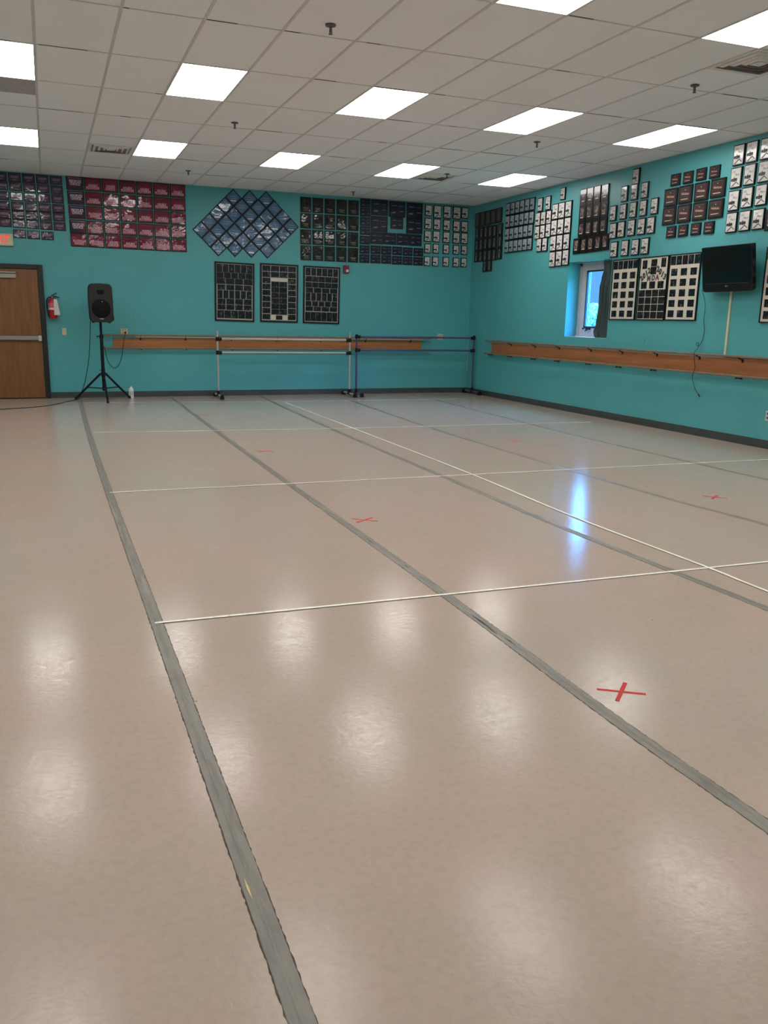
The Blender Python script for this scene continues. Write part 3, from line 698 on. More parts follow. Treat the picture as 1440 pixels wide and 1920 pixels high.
rows_d = [(0, 3.19, 3), (1, 3.045, 4), (2, 2.900, 5), (3, 2.757, 6), (4, 2.612, 6), (5, 2.760, 5), (6, 2.907, 4)]
labs = {(0, 0): 1, (0, 1): 1, (0, 2): 1, (1, 0): 2, (2, 0): 2, (3, 4): 2, (3, 5): 1, (4, 1): 1, (4, 4): 1, (4, 5): 1, (5, 1): 2, (5, 3): 1, (6, 0): 1, (6, 1): 1, (6, 2): 2, (2, 2): 1}
for r, x0_, n in rows_d:
    for k in range(n):
        kd = labs.get((r, k), 0)
        put(None, 'b', x0_ + .2955 * k, 3.472 - .1435 * r, 'blue diamond-hung plaque%s, %s from left, %s of the diamond cluster' % (' with white label' if kd else '', N[k], rowname(r, 7)), 'blue diamond plaques on the back wall', src=BL[kd])
block('statTop', 'r', 'large charcoal plaque', 'corner block on right wall', 'charcoal plaques on the right wall', lambda i, k: ('statTop', None))
for i, r in enumerate(G['stat']):
    for k, (u, z) in enumerate(r):
        put('stat', 'r', u, z, 'charcoal plaque with grey figure, %s from left, %s of corner block, right wall' % (N[k], ['second row', 'third row', 'fourth row', 'bottom pair'][i]), 'charcoal plaques on the right wall')
block('bluish', 'r', 'dim grey-blue edge plaque', 'grey-blue block, right wall', 'grey-blue award plaques on the right wall', lambda i, k: ('bluish', None))
block('whA', 'r', 'small white edge plaque', 'cluster right of the grey-blue block', 'small white plaques on the right wall', lambda i, k: ('whA', None))
put('whS', 'r', *G['whS'][0][0], 'lone small white edge plaque highest above the three-wide white block', 'small white plaques on the right wall')
block('whB', 'r', 'white edge plaque', 'three-wide block, upper left of window', 'white plaques left of the window', lambda i, k: ('whB2' if (i, k) == (3, 0) else 'whB', None))
block('darkT', 'r', 'brown-grey plaque with pale label', 'dark block above window', 'dark plaques above the window', lambda i, k: ('darkT', None))
for i, r in enumerate(G['dark']):
    for k, (u, z) in enumerate(r):
        put('dark', 'r', u, z, 'black plaque with small costume photo, %s from left, %s of block above window' % (N[k], ['second row', 'third row', 'bottom row'][i]), 'dark plaques above the window')
block('whC', 'r', 'white edge plaque', 'pyramid cluster above collage posters', 'white plaques above the collage posters', lambda i, k: ('whC2' if i == 4 and k < 3 or (i, k) == (3, 4) else 'whC' if i >= 3 else 'whC3', None))
for i, r in enumerate(G['brnS']):
    for k, (u, z) in enumerate(r):
        put('brnS', 'r', u, z, 'small dark brown plaque, %s of four %s the large brown plaques' % (N[k], ['above', 'below'][i]), 'brown plaques on the right wall')
for i, r in enumerate(G['brnL']):
    for k, (u, z) in enumerate(r):
        put('brnL', 'r', u, z, 'large dark brown plaque with orange script, %s from left, %s row' % (N[k], ['upper', 'lower'][i]), 'brown plaques on the right wall')
block('whD', 'r', 'large white edge plaque', 'block above the television', 'white plaques above the television', lambda i, k: ('whD', None))
put('dark', 'r', *G['darkE'][0][0], 'black plaque cut by right photo edge, beside the large white plaques', 'dark plaques at the right edge')
for o in list(P.values()) + list(BL.values()):          # a pattern never hung is removed
    try: nm = o.name
    except ReferenceError: continue
    if nm not in used:
        for c1 in list(o.children):
            for c2 in list(c1.children): bpy.data.objects.remove(c2)
            bpy.data.objects.remove(c1)
        bpy.data.objects.remove(o)

# ------------------------------------------------------------------ collage posters
def poster(wall, u, z, w, h, label, group, photos, back=MATB, backname='mat_board', fwid=.022, text=None, th=.022, tilt=0):
    o = empty('collage_poster', label=label, cat='poster', group=group)
    if wall == 'b': o.location = (u, YB, z); o.rotation_euler = (0, tilt, 0)
    else: o.location = (XR, u, z); o.rotation_euler = (0, tilt, -PI / 2)
    m = MB()
    for s_ in (-1, 1):
        m.bb(s_ * w / 2, s_ * (w / 2 - fwid), -th, 0, -h / 2, h / 2); m.bb(-w / 2 + fwid, w / 2 - fwid, -th, 0, s_ * h / 2, s_ * (h / 2 - fwid))
    m.build('poster_frame', BLACK, o)
    iw, ih = w - 2 * fwid, h - 2 * fwid
    mb_ = MB().bb(-iw / 2, iw / 2, -th + .009, -.002, -ih / 2, ih / 2).build(backname, back, o)
    y = -th + .0085
    for i, (u0, v0, u1, v1, *mm) in enumerate(photos):
        p = MB().bb(0, (u1 - u0) * iw, -.001, 0, -(v1 - v0) * ih, 0)
        po = p.build('photo' if not mm else mm[1], mm[0] if mm else PHOTO, mb_, loc=(-iw / 2 + u0 * iw, y, ih / 2 - v0 * ih))
    if text: text(mb_, iw, ih, y)
    return o
def grid_rows(rows, x0=.03, x1=.97, gap=.012):
    out = []
    for (v0, v1, n) in rows:
        w_ = (x1 - x0 - gap * (n - 1)) / n
        for i in range(n): out.append((x0 + i * (w_ + gap), v0, x0 + i * (w_ + gap) + w_, v1))
    return out
P1 = grid_rows([(.01, .155, 6), (.157, .26, 5), (.262, .365, 4)], .01, .99, .010) + grid_rows([(.373, .47, 4), (.475, .62, 6), (.625, .725, 4), (.73, .825, 4)], .03, .97, .02) + grid_rows([(.835, .975, 5)], .02, .98, .008)
P3 = grid_rows([(.01, .15, 6)], .02, .98, .016) + grid_rows([(.16, .262, 5), (.27, .365, 5)], .02, .98, .006) + grid_rows([(.37, .46, 4), (.463, .61, 6), (.615, .71, 5), (.715, .80, 4)], .03, .97, .018) + grid_rows([(.815, .985, 6)], .02, .98, .006)
PW = (simple('white_paper', (206, 200, 190), .6, .03), 'title_strip')
P2 = []
for i in range(9):
    v0 = .01 + i * .109; v1 = v0 + .098
    P2 += [(.02, v0, .245, v1), (.755, v0, .98, v1)]
for i in range(2):
    v0 = .01 + i * .109; P2 += [(.26, v0, .495, v0 + .098), (.51, v0, .74, v0 + .098)]
P2 += [(.26, .225, .74, .285, *PW)]
for i in range(6):
    v0 = .292 + i * .1; P2 += [(.275, v0, .497, v0 + .097), (.503, v0, .725, v0 + .097)]
P2 += [(.26, .90, .40, .985, *PW), (.60, .90, .74, .985, *PW), (.41, .905, .59, .98)]
DIM = simple('dim_grey_mat', (158, 158, 152), .6, .05)
gb = 'collage posters on the back wall'
poster('b', 3.182, 1.856, .716, 1.030, 'black framed dance photo collage, leftmost poster on the back wall', gb, P1, DIM, 'backing_sheet', .028, tilt=.018)
poster('b', 4.006, 1.858, .712, 1.040, 'black framed collage with white title strip, middle poster on back wall', gb, P2, DIM, 'backing_sheet', .028, tilt=.012)
poster('b', 4.820, 1.846, .712, 1.040, 'black framed bluish dance collage, rightmost poster beside the fire alarm', gb, P3, DIM, 'backing_sheet', .028, tilt=.014)
def side(top_h):
    out = grid_rows([(.012, top_h, 5)], .01, .99, .018)
    for r in range(5):
        for c_ in range(3):
            cu_, cv_ = (.165, .49, .815)[c_], .262 + r * .162
            out.append((cu_ - .105, cv_ - .055, cu_ + .105, cv_ + .055))
    return out
MD = [(.07, .035, .245, .175), (.39, .03, .61, .145), (.76, .02, .93, .165), (.38, .150, .60, .272)] + [(a, .385, a + .215, .50) for a in (.07, .38, .69)]
for r in range(4):
    for c_ in range(4): MD.append((.015 + c_ * .247, .520 + r * .119, .015 + c_ * .247 + .228, .520 + r * .119 + .110))
INKV = simple('dark_plum_letter', (110, 44, 72), .5)
def mda(par, iw, ih, y):
    m = MB()
    for i, ch in enumerate('2012'):
        m.text(ch, .105, (-.430 + i * .088) * iw, (.5 - (.325 - i * .040)) * ih, y - .002, bold=.005, rot=[.7, .35, .45, .2][i])
    m.build('year_lettering', INK, par)
    m = MB()
    for i, ch in enumerate('2013'):
        m.text(ch, .105, (.165 + i * .088) * iw, (.5 - (.19 + i * .044)) * ih, y - .002, bold=.005, rot=[-.1, -.2, -.5, -.4][i])
    m.build('year_lettering', INK, par)
    m = MB(); m.text('M', .098, -.155 * iw, .5 * ih - .330 * ih, y - .002, bold=.005); m.text('D', .098, .015 * iw, .5 * ih - .325 * ih, y - .002, bold=.005)
    m.build('letters', INKD, par)
    MB().text('A', .098, .16 * iw, .5 * ih - .322 * ih, y - .002, bold=.005).build('letter', INKV, par)
gr = 'collage posters on the right wall'
poster('r', 10.662, 1.918, .606, .868, 'cream collage poster hanging right beside the window curtain', gr, side(.15), fwid=.014)
poster('r', 10.020, 1.918, .606, .868, 'cream collage poster lettered 2012 2013 MDA', gr, MD, fwid=.014, text=mda)
poster('r', 9.393, 1.919, .606, .868, 'cream collage poster directly left of the television', gr, side(.15), fwid=.014)
poster('r', 7.695, 1.905, .606, .868, 'cream collage poster cut off by the right photo edge', gr, side(.15), fwid=.014)

# ------------------------------------------------------------------ television
tv = empty('television', (XR + .03, 8.435, 2.138), (.15, 0, -PI / 2), label='black flat television mounted high on the right wall', cat='television')
w_, h_ = .838, .545
def rrect(w, h, r, n=5, rb=None):
    pts = []
    for (sx, sz, a0, rr_) in ((1, 1, 0, r), (-1, 1, 90, r), (-1, -1, 180, rb or r), (1, -1, 270, rb or r)):
        for i in range(n + 1):
            a = math.radians(a0 + 90 * i / n); pts.append((sx * (w / 2 - rr_) + rr_ * math.cos(a), sz * (h / 2 - rr_) + rr_ * math.sin(a)))
    return pts
TVB = simple('tv_gloss_black', (13, 14, 18), .25, .1)
MB().prism(rrect(w_, h_, .018, 5, .05), -.225, -.165).build('tv_bezel', TVB, tv, bevel=.006)
MB().prism(rrect(w_ * .8, h_ * .78, .04), -.165, -.10).build('back_housing', BLACKP, tv, bevel=.01)
MB().bb(-w_ / 2 + .03, w_ / 2 - .03, -.2262, -.225, -h_ / 2 + .115, h_ / 2 - .03).build('screen', simple('tv_screen', (12, 14, 16), .12, .05), tv)
MB().bb(-w_ / 2 + .05, w_ / 2 - .06, -.2275, -.225, -h_ / 2 + .098, -h_ / 2 + .103).build('trim_line', simple('tv_trim', (52, 54, 58), .3), tv)
m = MB(); m.cyl((-.012, -.2275, -h_ / 2 + .068), (-.012, -.225, -h_ / 2 + .068), .010); m.bb(.002, .026, -.2275, -.225, -h_ / 2 + .062, -h_ / 2 + .074)
m.build('badge', simple('tv_badge', (120, 120, 122), .4), tv)
m = MB(); m.bb(-.15, .15, -.025, 0, -.12, .12); m.bb(-.05, .05, -.085, -.025, -.04, .04)
tag(m.build('wall_bracket', BLACKM, loc=(XR, 8.435, 2.11), rot=(0, 0, -PI / 2)), 'black steel bracket holding the television to the wall', 'bracket')
# cable hanging from the television
cp = [(XR - .12, 8.90, 1.87), (XR - .05, 8.895, 1.696), (XR - .02, 8.925, 1.50), (XR - .015, 8.902, 1.33), (XR - .02, 8.935, 1.20), (XR - .03, 8.985, 1.165), (XR - .03, 9.01, 1.195), (XR - .03, 8.975, 1.205), (XR - .04, 8.955, 1.15),
      (XR - .10, 8.945, 1.085), (XR - .105, 8.93, .98), (XR - .105, 8.905, .884), (XR - .10, 8.94, .80), (XR - .04, 8.99, .70), (XR - .02, 8.956, .603), (XR - .02, 8.885, .54)]
t = empty('power_cord', cp[0], label='thin black cord dangling from the television over the barre', cat='cord')
o_ = Vector(cp[0])
MB().tube([Vector(p) - o_ for p in cp], .0035, 6, 4).build('cord', BLACKP, t)
e_ = Vector(cp[-1]) - o_; MB().cyl(e_, e_ + Vector((0, -.025, -.03)), .009, .006).build('plug', BLACKP, t)
m = MB(); m.bb(XR - .016, XR - .0005, 8.485, 8.515, 1.049, 1.90); m.bb(XR - .016, XR - .0005, 4.2, 8.485, 1.049, 1.068)
tag(m.build('wire_conduit', CREAM2), 'cream wire conduit running down from the television then along the barre', 'conduit')
m = MB().bb(1.42, 6.95, YB - .014, YB - .0005, 1.036, 1.054)
tag(m.build('wire_conduit', CREAM2), 'cream wire conduit along the top of the back wall barre board', 'conduit')

# ------------------------------------------------------------------ wall barres
def slab(x0, x1, y0, y1, z0, z1, m_): return MB().bb(x0, x1, y0, y1, z0, z1)
br = empty('wall_barre', (XR, 10, .93), label='long double wooden ballet barre with brown backboard on the right wall', cat='ballet barre')
def loc(mb, par): 
    L_ = par.location; mb.v = [(a - L_.x, b_ - L_.y, c_ - L_.z) for a, b_, c_ in mb.v]; return mb
loc(MB().bb(XR - .020, XR - .0005, 4.2, 14.615, .834, 1.034), br).build('backboard', BOARDW_R, br, bevel=.003)
loc(MB().bb(XR - .105, XR - .065, 4.2, 14.76, 1.048, 1.078), br).build('rail', RAILW, br, bevel=.010)
loc(MB().bb(XR - .105, XR - .065, 4.2, 14.76, .812, .842), br).build('rail', RAILW, br, bevel=.010)
def brk_r(y, z, up):
    m = MB(); m.cyl((XR - .02, y, z - .035 * up), (XR - .085, y, z - .006), .006, n=8); m.bb(XR - .024, XR - .020, y - .016, y + .016, z - .06, z - .018)
    m.bb(XR - .10, XR - .07, y - .01, y + .01, z - .008, z - .002); return m
for y in (13.86, 13.02, 12.255, 11.354, 10.559, 9.775, 8.93, 8.178, 7.3, 6.4):
    loc(brk_r(y, 1.050, 1), br).build('bracket', BLACKM, br)
for y in (14.609, 13.852, 13.028, 12.273, 11.372, 10.594, 9.804, 8.189, 7.3, 6.4):
    m = MB(); m.cyl((XR - .085, y, .812), (XR - .085, y, .792), .012, n=10); m.cyl((XR - .02, y, .80), (XR - .09, y, .802), .006, n=8)
    m.bb(XR - .024, XR - .0005, y - .014, y + .014, .79, .83); loc(m, br).build('bracket', BLACKM, br)
bb_ = empty('wall_barre', (4, YB, .94), label='long double ballet barre with brown backboard on the back wall', cat='ballet barre')
loc(MB().bb(1.042, 6.892, YB - .020, YB - .0005, .848, 1.024), bb_).build('backboard', BOARDW_B, bb_, bevel=.003)
loc(MB().bb(.862, 7.075, YB - .105, YB - .065, 1.060, 1.092), bb_).build('rail', RAILW, bb_, bevel=.010)
loc(MB().bb(.862, 7.075, YB - .105, YB - .065, .838, .868), bb_).build('rail', RAILW, bb_, bevel=.010)
for x in (1.5, 2.28, 3.1, 3.95, 4.8, 5.7, 6.65):
    m = MB(); m.cyl((x, YB - .02, 1.01), (x, YB - .085, 1.058), .006, n=8); m.bb(x - .016, x + .016, YB - .024, YB - .020, .99, 1.02); loc(m, bb_).build('bracket', BLACKM, bb_)
    m = MB(); m.cyl((x, YB - .02, .845), (x, YB - .088, .842), .006, n=8); m.cyl((x, YB - .085, .838), (x, YB - .085, .82), .011, n=8); loc(m, bb_).build('bracket', BLACKM, bb_)

# ------------------------------------------------------------------ free-standing barres
def portable(xa, xb, y, ztop, zr, metal, label, cap):
    t = empty('portable_barre', ((xa + xb) / 2, y, 0), label=label, cat='ballet barre', group='portable ballet barres by the back wall')
    X0 = (xa + xb) / 2
    for x in (xa, xb):
        x -= X0; s_ = 1 if x < 0 else -1
        MB().cyl((x, 0, .05), (x, 0, ztop), .0185, n=18).build('upright', metal, t, smooth=True)
        if cap: MB().cyl((x, 0, ztop), (x, 0, ztop + .02), .021, n=16).build('end_cap', BLACKP, t, smooth=True)
        MB().cyl((x, -.30, .05), (x, .33, .05), .019, n=16).build('foot_bar', metal, t, smooth=True)
        m = MB(); m.cyl((x, -.045, .05), (x, .045, .05), .027, n=16); m.cyl((x, 0, .05), (x, 0, .13), .027, n=16); m.build('base_tee', BLACKP, t, smooth=True)
        for yy in (-.33, .335):
            m = MB(); m.prism([(x - .035, 0), (x + .035, 0), (x + .026, .062), (x + .012, .082), (x - .012, .082), (x - .026, .062)], yy - .035, yy + .035)
            m.build('rubber_foot', BLACKP, t, bevel=.006)
        for z in zr:
            m = MB(); m.cyl((x, 0, z - .035), (x, 0, z + .035), .029, n=16); m.cyl((x - s_ * .005, 0, z), (x + s_ * .075, 0, z), .026, n=16)
            m.cyl((x + s_ * .05, 0, z - .02), (x + s_ * .05, 0, z - .045), .010, n=10); m.cyl((x, -.02, z), (x, -.05, z), .012, n=10)
            m.build('clamp', BLACKP, t, smooth=True)
    for z in zr: MB().cyl((xa - X0, 0, z), (xb - X0, 0, z), .0185, n=18).build('barre_rail', metal, t, smooth=True)
    return t
portable(2.770, 5.240, 15.20, 1.175, (1.035, .800), ALU, 'portable grey double barre standing before the framed collage posters', False)
portable(5.390, 7.855, 15.24, 1.125, (1.100, .855), PURPLE, 'portable purple double barre standing in the right back corner', True)

# ------------------------------------------------------------------ speaker and stand
st = empty('speaker_stand', (.82, 15.10, 0), label='black tripod speaker stand beside the white bottle', cat='speaker stand')
MB().cyl((0, 0, 1.0), (0, 0, 1.289), .0205, n=16).build('upper_pole', BLACKM, st, smooth=True)
MB().cyl((0, 0, .16), (0, 0, 1.06), .0275, n=16).build('lower_pole', BLACKM, st, smooth=True)
m = MB(); m.cyl((0, 0, 1.03), (0, 0, 1.09), .033, n=14); m.cyl((-.02, 0, 1.06), (-.055, 0, 1.06), .007, n=8); m.lathe([(0, -.055), (.016, -.057), (.018, -.07), (0, -.075)], (0, 0, 1.06), 'x', 12)
m.build('height_knob', BLACKP, st, smooth=True)
m = MB(); m.cyl((0, 0, .40), (0, 0, .47), .036, n=14); m.cyl((-.02, 0, .50), (-.06, 0, .505), .005, n=8); m.cyl((0, 0, .47), (0, 0, .52), .030, n=14)
m.build('leg_collar', BLACKP, st, smooth=True)
MB().cyl((0, 0, .17), (0, 0, .23), .030, n=14).build('brace_collar', BLACKP, st, smooth=True)
for (fx, fy) in ((.02, -.50), (-.455, .20), (.43, .26)):
    d = Vector((fx, fy, 0)); u = d.normalized()
    MB().cyl(u * .045 + Vector((0, 0, .445)), d + Vector((0, 0, .018)), .0185, n=12).build('leg', BLACKM, st, smooth=True)
    MB().lathe([(0, 0), (.020, 0), (.021, .03), (.014, .045), (0, .045)], (fx, fy, 0), n=12).build('rubber_tip', BLACKP, st, smooth=True)
    mid = u * .045 * .45 + d * .55 + Vector((0, 0, .445 * .45 + .018 * .55))
    MB().cyl(u * .025 + Vector((0, 0, .20)), mid, .011, n=8).build('brace', BLACKM, st, smooth=True)
sk = empty('loudspeaker', (.822, 15.08, 1.292), (0, 0, math.radians(4)), label='black loudspeaker on the tripod stand near the door', cat='speaker')
SPK = simple('speaker_shell', (11, 11, 13), .55, .2, 40, bump=.3); GRL = simple('speaker_grille', (7, 7, 9), .7, .3, 90, spec=.2)
pf = [(-.165, .02), (-.13, .0), (.13, .0), (.175, .018), (.19, .06), (.192, .30), (.186, .54), (.175, .585), (.14, .612), (.0, .620), (-.14, .612), (-.172, .585), (-.186, .54), (-.190, .30), (-.182, .06)]
pb_ = [(x * .62, .05 + z * .86) for x, z in pf]; n_ = len(pf)
vs = [(x, -.16, z) for x, z in pf] + [(x * 1.01, -.06, z) for x, z in pf] + [(x, .17, z) for x, z in pb_]
fs = [tuple(range(n_)), tuple(range(3 * n_ - 1, 2 * n_ - 1, -1))] + [(r_ * n_ + i, (r_ + 1) * n_ + i, (r_ + 1) * n_ + (i + 1) % n_, r_ * n_ + (i + 1) % n_) for r_ in range(2) for i in range(n_)]
cab = MB().add(vs, fs).build('cabinet', SPK, sk, smooth=True, bevel=.010)
m = MB(); m.lathe([(0, -.172), (.135, -.172), (.146, -.165), (.146, -.155), (0, -.155)], (0, 0, .215), 'y', 40); m.build('woofer_grille', GRL, sk, smooth=True)
m = MB(); m.tube([(.158 * math.cos(a) , -.163, .215 + .158 * math.sin(a)) for a in [math.radians(25 + i * 10) for i in range(14)]], .007, 8, 1); m.build('grille_rim', SPK, sk, smooth=True)
m = MB(); m.prism([(-.10, .42), (.10, .42), (.13, .47), (.12, .545), (-.12, .545), (-.13, .47)], -.163, -.158); m.build('horn_recess', simple('horn_black', (12, 12, 14), .5), sk, bevel=.004)
m = MB(); m.prism([(-.05, .45), (.05, .45), (.06, .515), (-.06, .515)], -.166, -.160); m.build('horn', GRL, sk)
m = MB(); m.prism([(.034 * math.cos(a * PI / 10), .056 + .008 * math.sin(a * PI / 10)) for a in range(20)], -.1665, -.16); m.build('logo_plate', simple('silver_plate', (170, 170, 172), .35), sk)
m = MB(); m.cyl((.018, -.176, .330), (.018, -.170, .330), .006, n=10); m.build('indicator', simple('pale_indicator', (190, 205, 215), .3), sk)
for x in (-.13, .13): MB().cyl((x, -.10, .004), (x, -.10, -.012), .018, n=10).build('rubber_foot', BLACKP, sk)
m = MB(); m.cyl((0, 0, .03), (0, 0, -.002), .030, n=14); m.build('pole_socket', BLACKP, sk)
m = MB(); m.bb(.188, .200, -.13, -.06, .03, .10); m.build('corner_bumper', BLACKP, sk, bevel=.004)
cpts = [(.665, 15.12, 1.315), (.655, 15.12, 1.22), (.64, 15.14, 1.0), (.60, 15.2, .65), (.52, 15.28, .28), (.44, 15.35, .06), (.40, 15.30, .006), (.30, 15.10, .005), (.10, 14.62, .005), (-.10, 14.28, .005), (-.31, 14.08, .005), (-.75, 13.87, .005), (-1.6, 13.6, .005), (-3.1, 13.3, .005)]
tag(MB().tube(cpts, .0055, 8, 5).build('speaker_cable', BLACKP, smooth=True), 'black cable dropping from the speaker and trailing left across the floor', 'cable')
cpts = [(.858, 15.10, .90), (.875, 15.15, .80), (.905, 15.3, .68), (.955, 15.45, .575), (1.04, 15.55, .51), (1.12, 15.6, .58), (1.175, 15.61, .72), (1.185, 15.57, .80), (1.19, 15.5, .86), (1.21, 15.5, .98), (1.235, 15.52, 1.08), (1.25, 15.59, 1.105)]
t = empty('power_cord', cpts[0], label='black power cord looping from stand to the outlet above barre', cat='cord')
MB().tube([Vector(p) - Vector(cpts[0]) for p in cpts], .005, 8, 5).build('cord', BLACKP, t, smooth=True)
MB().bb(.38, .405, .495, .53, .195, .235).build('plug', BLACKP, t, bevel=.003)
# white bottle
bt = empty('spray_bottle', (1.285, 15.44, 0), label='small white bottle standing on the floor beside the tripod', cat='bottle')
WB = simple('white_bottle_plastic', (222, 222, 220), .35, .04)
MB().lathe([(0, 0), (.041, 0), (.043, .006), (.043, .145), (.038, .165), (.022, .178), (.0, .178)], n=24).build('bottle_body', WB, bt, smooth=True)
MB().lathe([(.0, .176), (.018, .176), (.018, .195), (.012, .20), (0, .20)], n=16).build('cap', WB, bt, smooth=True)
MB().lathe([(.0434, .05), (.0438, .05), (.0438, .12), (.0434, .12)], n=24).build('bottle_label', simple('bottle_label', (190, 194, 200), .5, .08, 60), bt, smooth=True)

# ------------------------------------------------------------------ small wall fittings
fe = empty('fire_extinguisher', (.095, YB - .085, 1.335), label='red fire extinguisher with hanging white tag beside the door', cat='fire extinguisher')
REDC = simple('extinguisher_red', (168, 24, 40), .3, .08)
MB().lathe([(0, 0), (.064, 0), (.070, .008), (.070, .27), (.062, .30), (.038, .325), (.022, .335), (0, .335)], n=28).build('cylinder', REDC, fe, smooth=True)
MB().lathe([(.0705, .175), (.0710, .175), (.0710, .255), (.0705, .255)], n=28).build('warning_label', simple('pinkish_label', (205, 92, 104), .4, .1, 40), fe, smooth=True)
MB().lathe([(.0705, .145), (.0712, .145), (.0712, .175), (.0705, .175)], n=28).build('paper_band', simple('white_band', (206, 200, 200), .5, .05), fe, smooth=True)
m = MB(); m.cyl((0, 0, .33), (0, 0, .37), .018, n=14); m.build('valve', GREYM, fe, smooth=True)
m = MB(); m.tube([(-.015, 0, .37), (.02, -.01, .385), (.06, -.02, .41), (.075, -.02, .418)], .008, 6, 3); m.tube([(0, 0, .355), (.05, -.02, .36), (.115, -.02, .343)], .008, 6, 3); m.build('handle', BLACKM, fe, smooth=True)
MB().tube([(-.01, -.01, .35), (-.05, -.02, .345), (-.082, -.02, .30), (-.088, -.02, .20), (-.078, -.02, .08), (-.072, -.02, .03)], .010, 8, 4).build('hose', BLACKP, fe, smooth=True)
m = MB(); m.prism([(.02, .315), (.072, .315), (.112, .06), (.018, .06)], -.084, -.0825); m.build('inspection_tag', simple('white_tag', (208, 206, 204), .6, .05), fe)
m = MB(); m.bb(-.03, .03, .07, .0845, .1, .36); m.build('hanger', BLACKM, fe)
sw = empty('light_switch', (.253, YB, 1.120), label='beige light switch plate beside the fire extinguisher', cat='light switch')
MB().chbox((0, -.003, 0), (.070, .006, .115), .002).build('cover_plate', CREAM, sw)
MB().bb(-.006, .006, -.016, -.006, -.008, .016).build('toggle', CREAM, sw)
ou = empty('wall_outlet', (1.237, YB, 1.135), label='beige double outlet with a black plug above the back barre', cat='outlet')
MB().chbox((0, -.003, 0), (.118, .006, .100), .002).build('cover_plate', CREAM, ou)
m = MB(); [m.bb(x - .016, x + .016, -.0075, -.006, z - .014, z + .014) for x in (-.024, .024) for z in (-.022, .022)]; m.build('sockets', simple('beige_socket', (180, 160, 122), .5), ou)
ou = empty('wall_outlet', (7.299, YB, 1.108), label='beige outlet behind the purple barre near the corner', cat='outlet')
MB().chbox((0, -.003, 0), (.118, .006, .115), .002).build('cover_plate', CREAM, ou)
m = MB(); [m.bb(x - .016, x + .016, -.0075, -.006, z - .014, z + .014) for x in (-.024, .024) for z in (-.022, .022)]; m.build('sockets', simple('beige_socket_far', (180, 160, 122), .5), ou)
ou = empty('wall_outlet', (XR, 7.70, .39), (0, 0, -PI / 2), label='white outlet low on the right wall at the photo edge', cat='outlet')
MB().chbox((0, -.003, 0), (.070, .006, .115), .002).build('cover_plate', WHITEM, ou)
m = MB(); [m.bb(-.016, .016, -.0075, -.006, z - .014, z + .014) for z in (-.024, .024)]; m.build('sockets', INKD, ou)
bx = MB().chbox((0, -.0015, 0), (.150, .003, .140), .001)
m = bx.build('blank_cover_plate', WALL, loc=(1.474, YB, 1.398)); tag(m, 'square blank plate painted teal above the back wall barre', 'cover plate')
mm = MB(); mm.bb(-.077, .077, -.0008, 0, .067, .071); mm.bb(-.077, -.072, -.0008, 0, -.072, .07); mm.bb(.073, .076, -.0008, 0, -.06, .04); mm.bb(-.06, -.02, -.0008, 0, -.075, -.071)
mm.build('dirty_edge', GRIME, m)
fa = empty('fire_alarm', (5.300, YB, 2.333), label='dark red fire alarm strobe beside the rightmost collage poster', cat='fire alarm')
MB().chbox((0, -.025, 0), (.105, .05, .145), .006).build('alarm_body', simple('alarm_red', (122, 26, 44), .4), fa)
MB().chbox((.012, -.054, -.030), (.052, .012, .044), .004).build('strobe_lens', simple('strobe_lens', (205, 205, 205), .2), fa)
tag(MB().tube([(XR - .012, YB - .012, 1.03), (XR - .010, YB - .014, .75), (XR - .013, YB - .012, .44)], .004, 6, 4).build('white_cord', WHITEM), 'thin white cord on the wall at the back corner', 'cord')

# ------------------------------------------------------------------ tape on the floor
rt = random.Random(21)
def catmull(pts, step):
    out = []
    for i in range(len(pts) - 1):
        p0, p1, p2, p3 = [Vector((*pts[min(max(q_, 0), len(pts) - 1)], 0)) for q_ in (i - 1, i, i + 1, i + 2)]
        n = max(2, int((p2 - p1).length / step))
        for k in range(n):
            t_ = k / n; out.append(.5 * ((2 * p1) + (p2 - p0) * t_ + (2 * p0 - 5 * p1 + 4 * p2 - p3) * t_ * t_ + (3 * p1 - p0 - 3 * p2 + p3) * t_ ** 3))
    out.append(Vector((*pts[-1], 0))); return out
def ribbon(pts, prof, step=.06, jit=.0015):
    """prof: list of (offset, z); edges jitter"""
    Q = catmull(pts, step); vs = []; n = len(prof)
    for i, p in enumerate(Q):
        d = (Q[min(i + 1, len(Q) - 1)] - Q[max(i - 1, 0)]).normalized(); w_ = Vector((d.y, -d.x, 0))
        for k, (o_, z) in enumerate(prof):
            j = rt.uniform(-jit, jit) if k in (0, 1, n - 1, n - 2) else 0
            vs.append((p.x + w_.x * (o_ + j), p.y + w_.y * (o_ + j), z))
    fs = [(i * n + k, i * n + k + 1, (i + 1) * n + k + 1, (i + 1) * n + k) for i in range(len(Q) - 1) for k in range(n - 1)]
    return MB().add(vs, fs)
seams = [([(.435, 15.55), (.427, 15.2), (.385, 11.0), (.38, 7.07), (.392, 3.89), (.396, 2.43), (.400, 1.41), (.40, .4)], 'leftmost grey seam tape on the floor, running beside the tripod'),
         ([(1.975, 15.55), (1.965, 15.1), (1.91, 10.5), (1.890, 7.13), (1.88, 3.89), (1.857, 2.39), (1.867, 1.63), (1.88, .4)], 'second grey seam tape from the left, passing the nearest red cross'),
         ([(3.60, 15.55), (3.50, 13.5), (3.40, 10.0), (3.363, 7.05), (3.332, 5.04), (3.379, 3.13), (3.40, 1.0)], 'third grey seam tape from the left, close beside the long white tape'),
         ([(4.97, 15.0), (4.955, 14.2), (4.761, 10.36), (4.74, 7.19), (4.771, 5.54), (4.846, 4.58), (4.85, 2.5)], 'fourth grey seam tape from the left, crossing right of centre'),
         ([(6.62, 15.2), (6.52, 13.5), (6.35, 10.0), (6.306, 8.446), (6.31, 6.03), (6.31, 3.5)], 'rightmost grey seam tape on the floor near the right wall')]
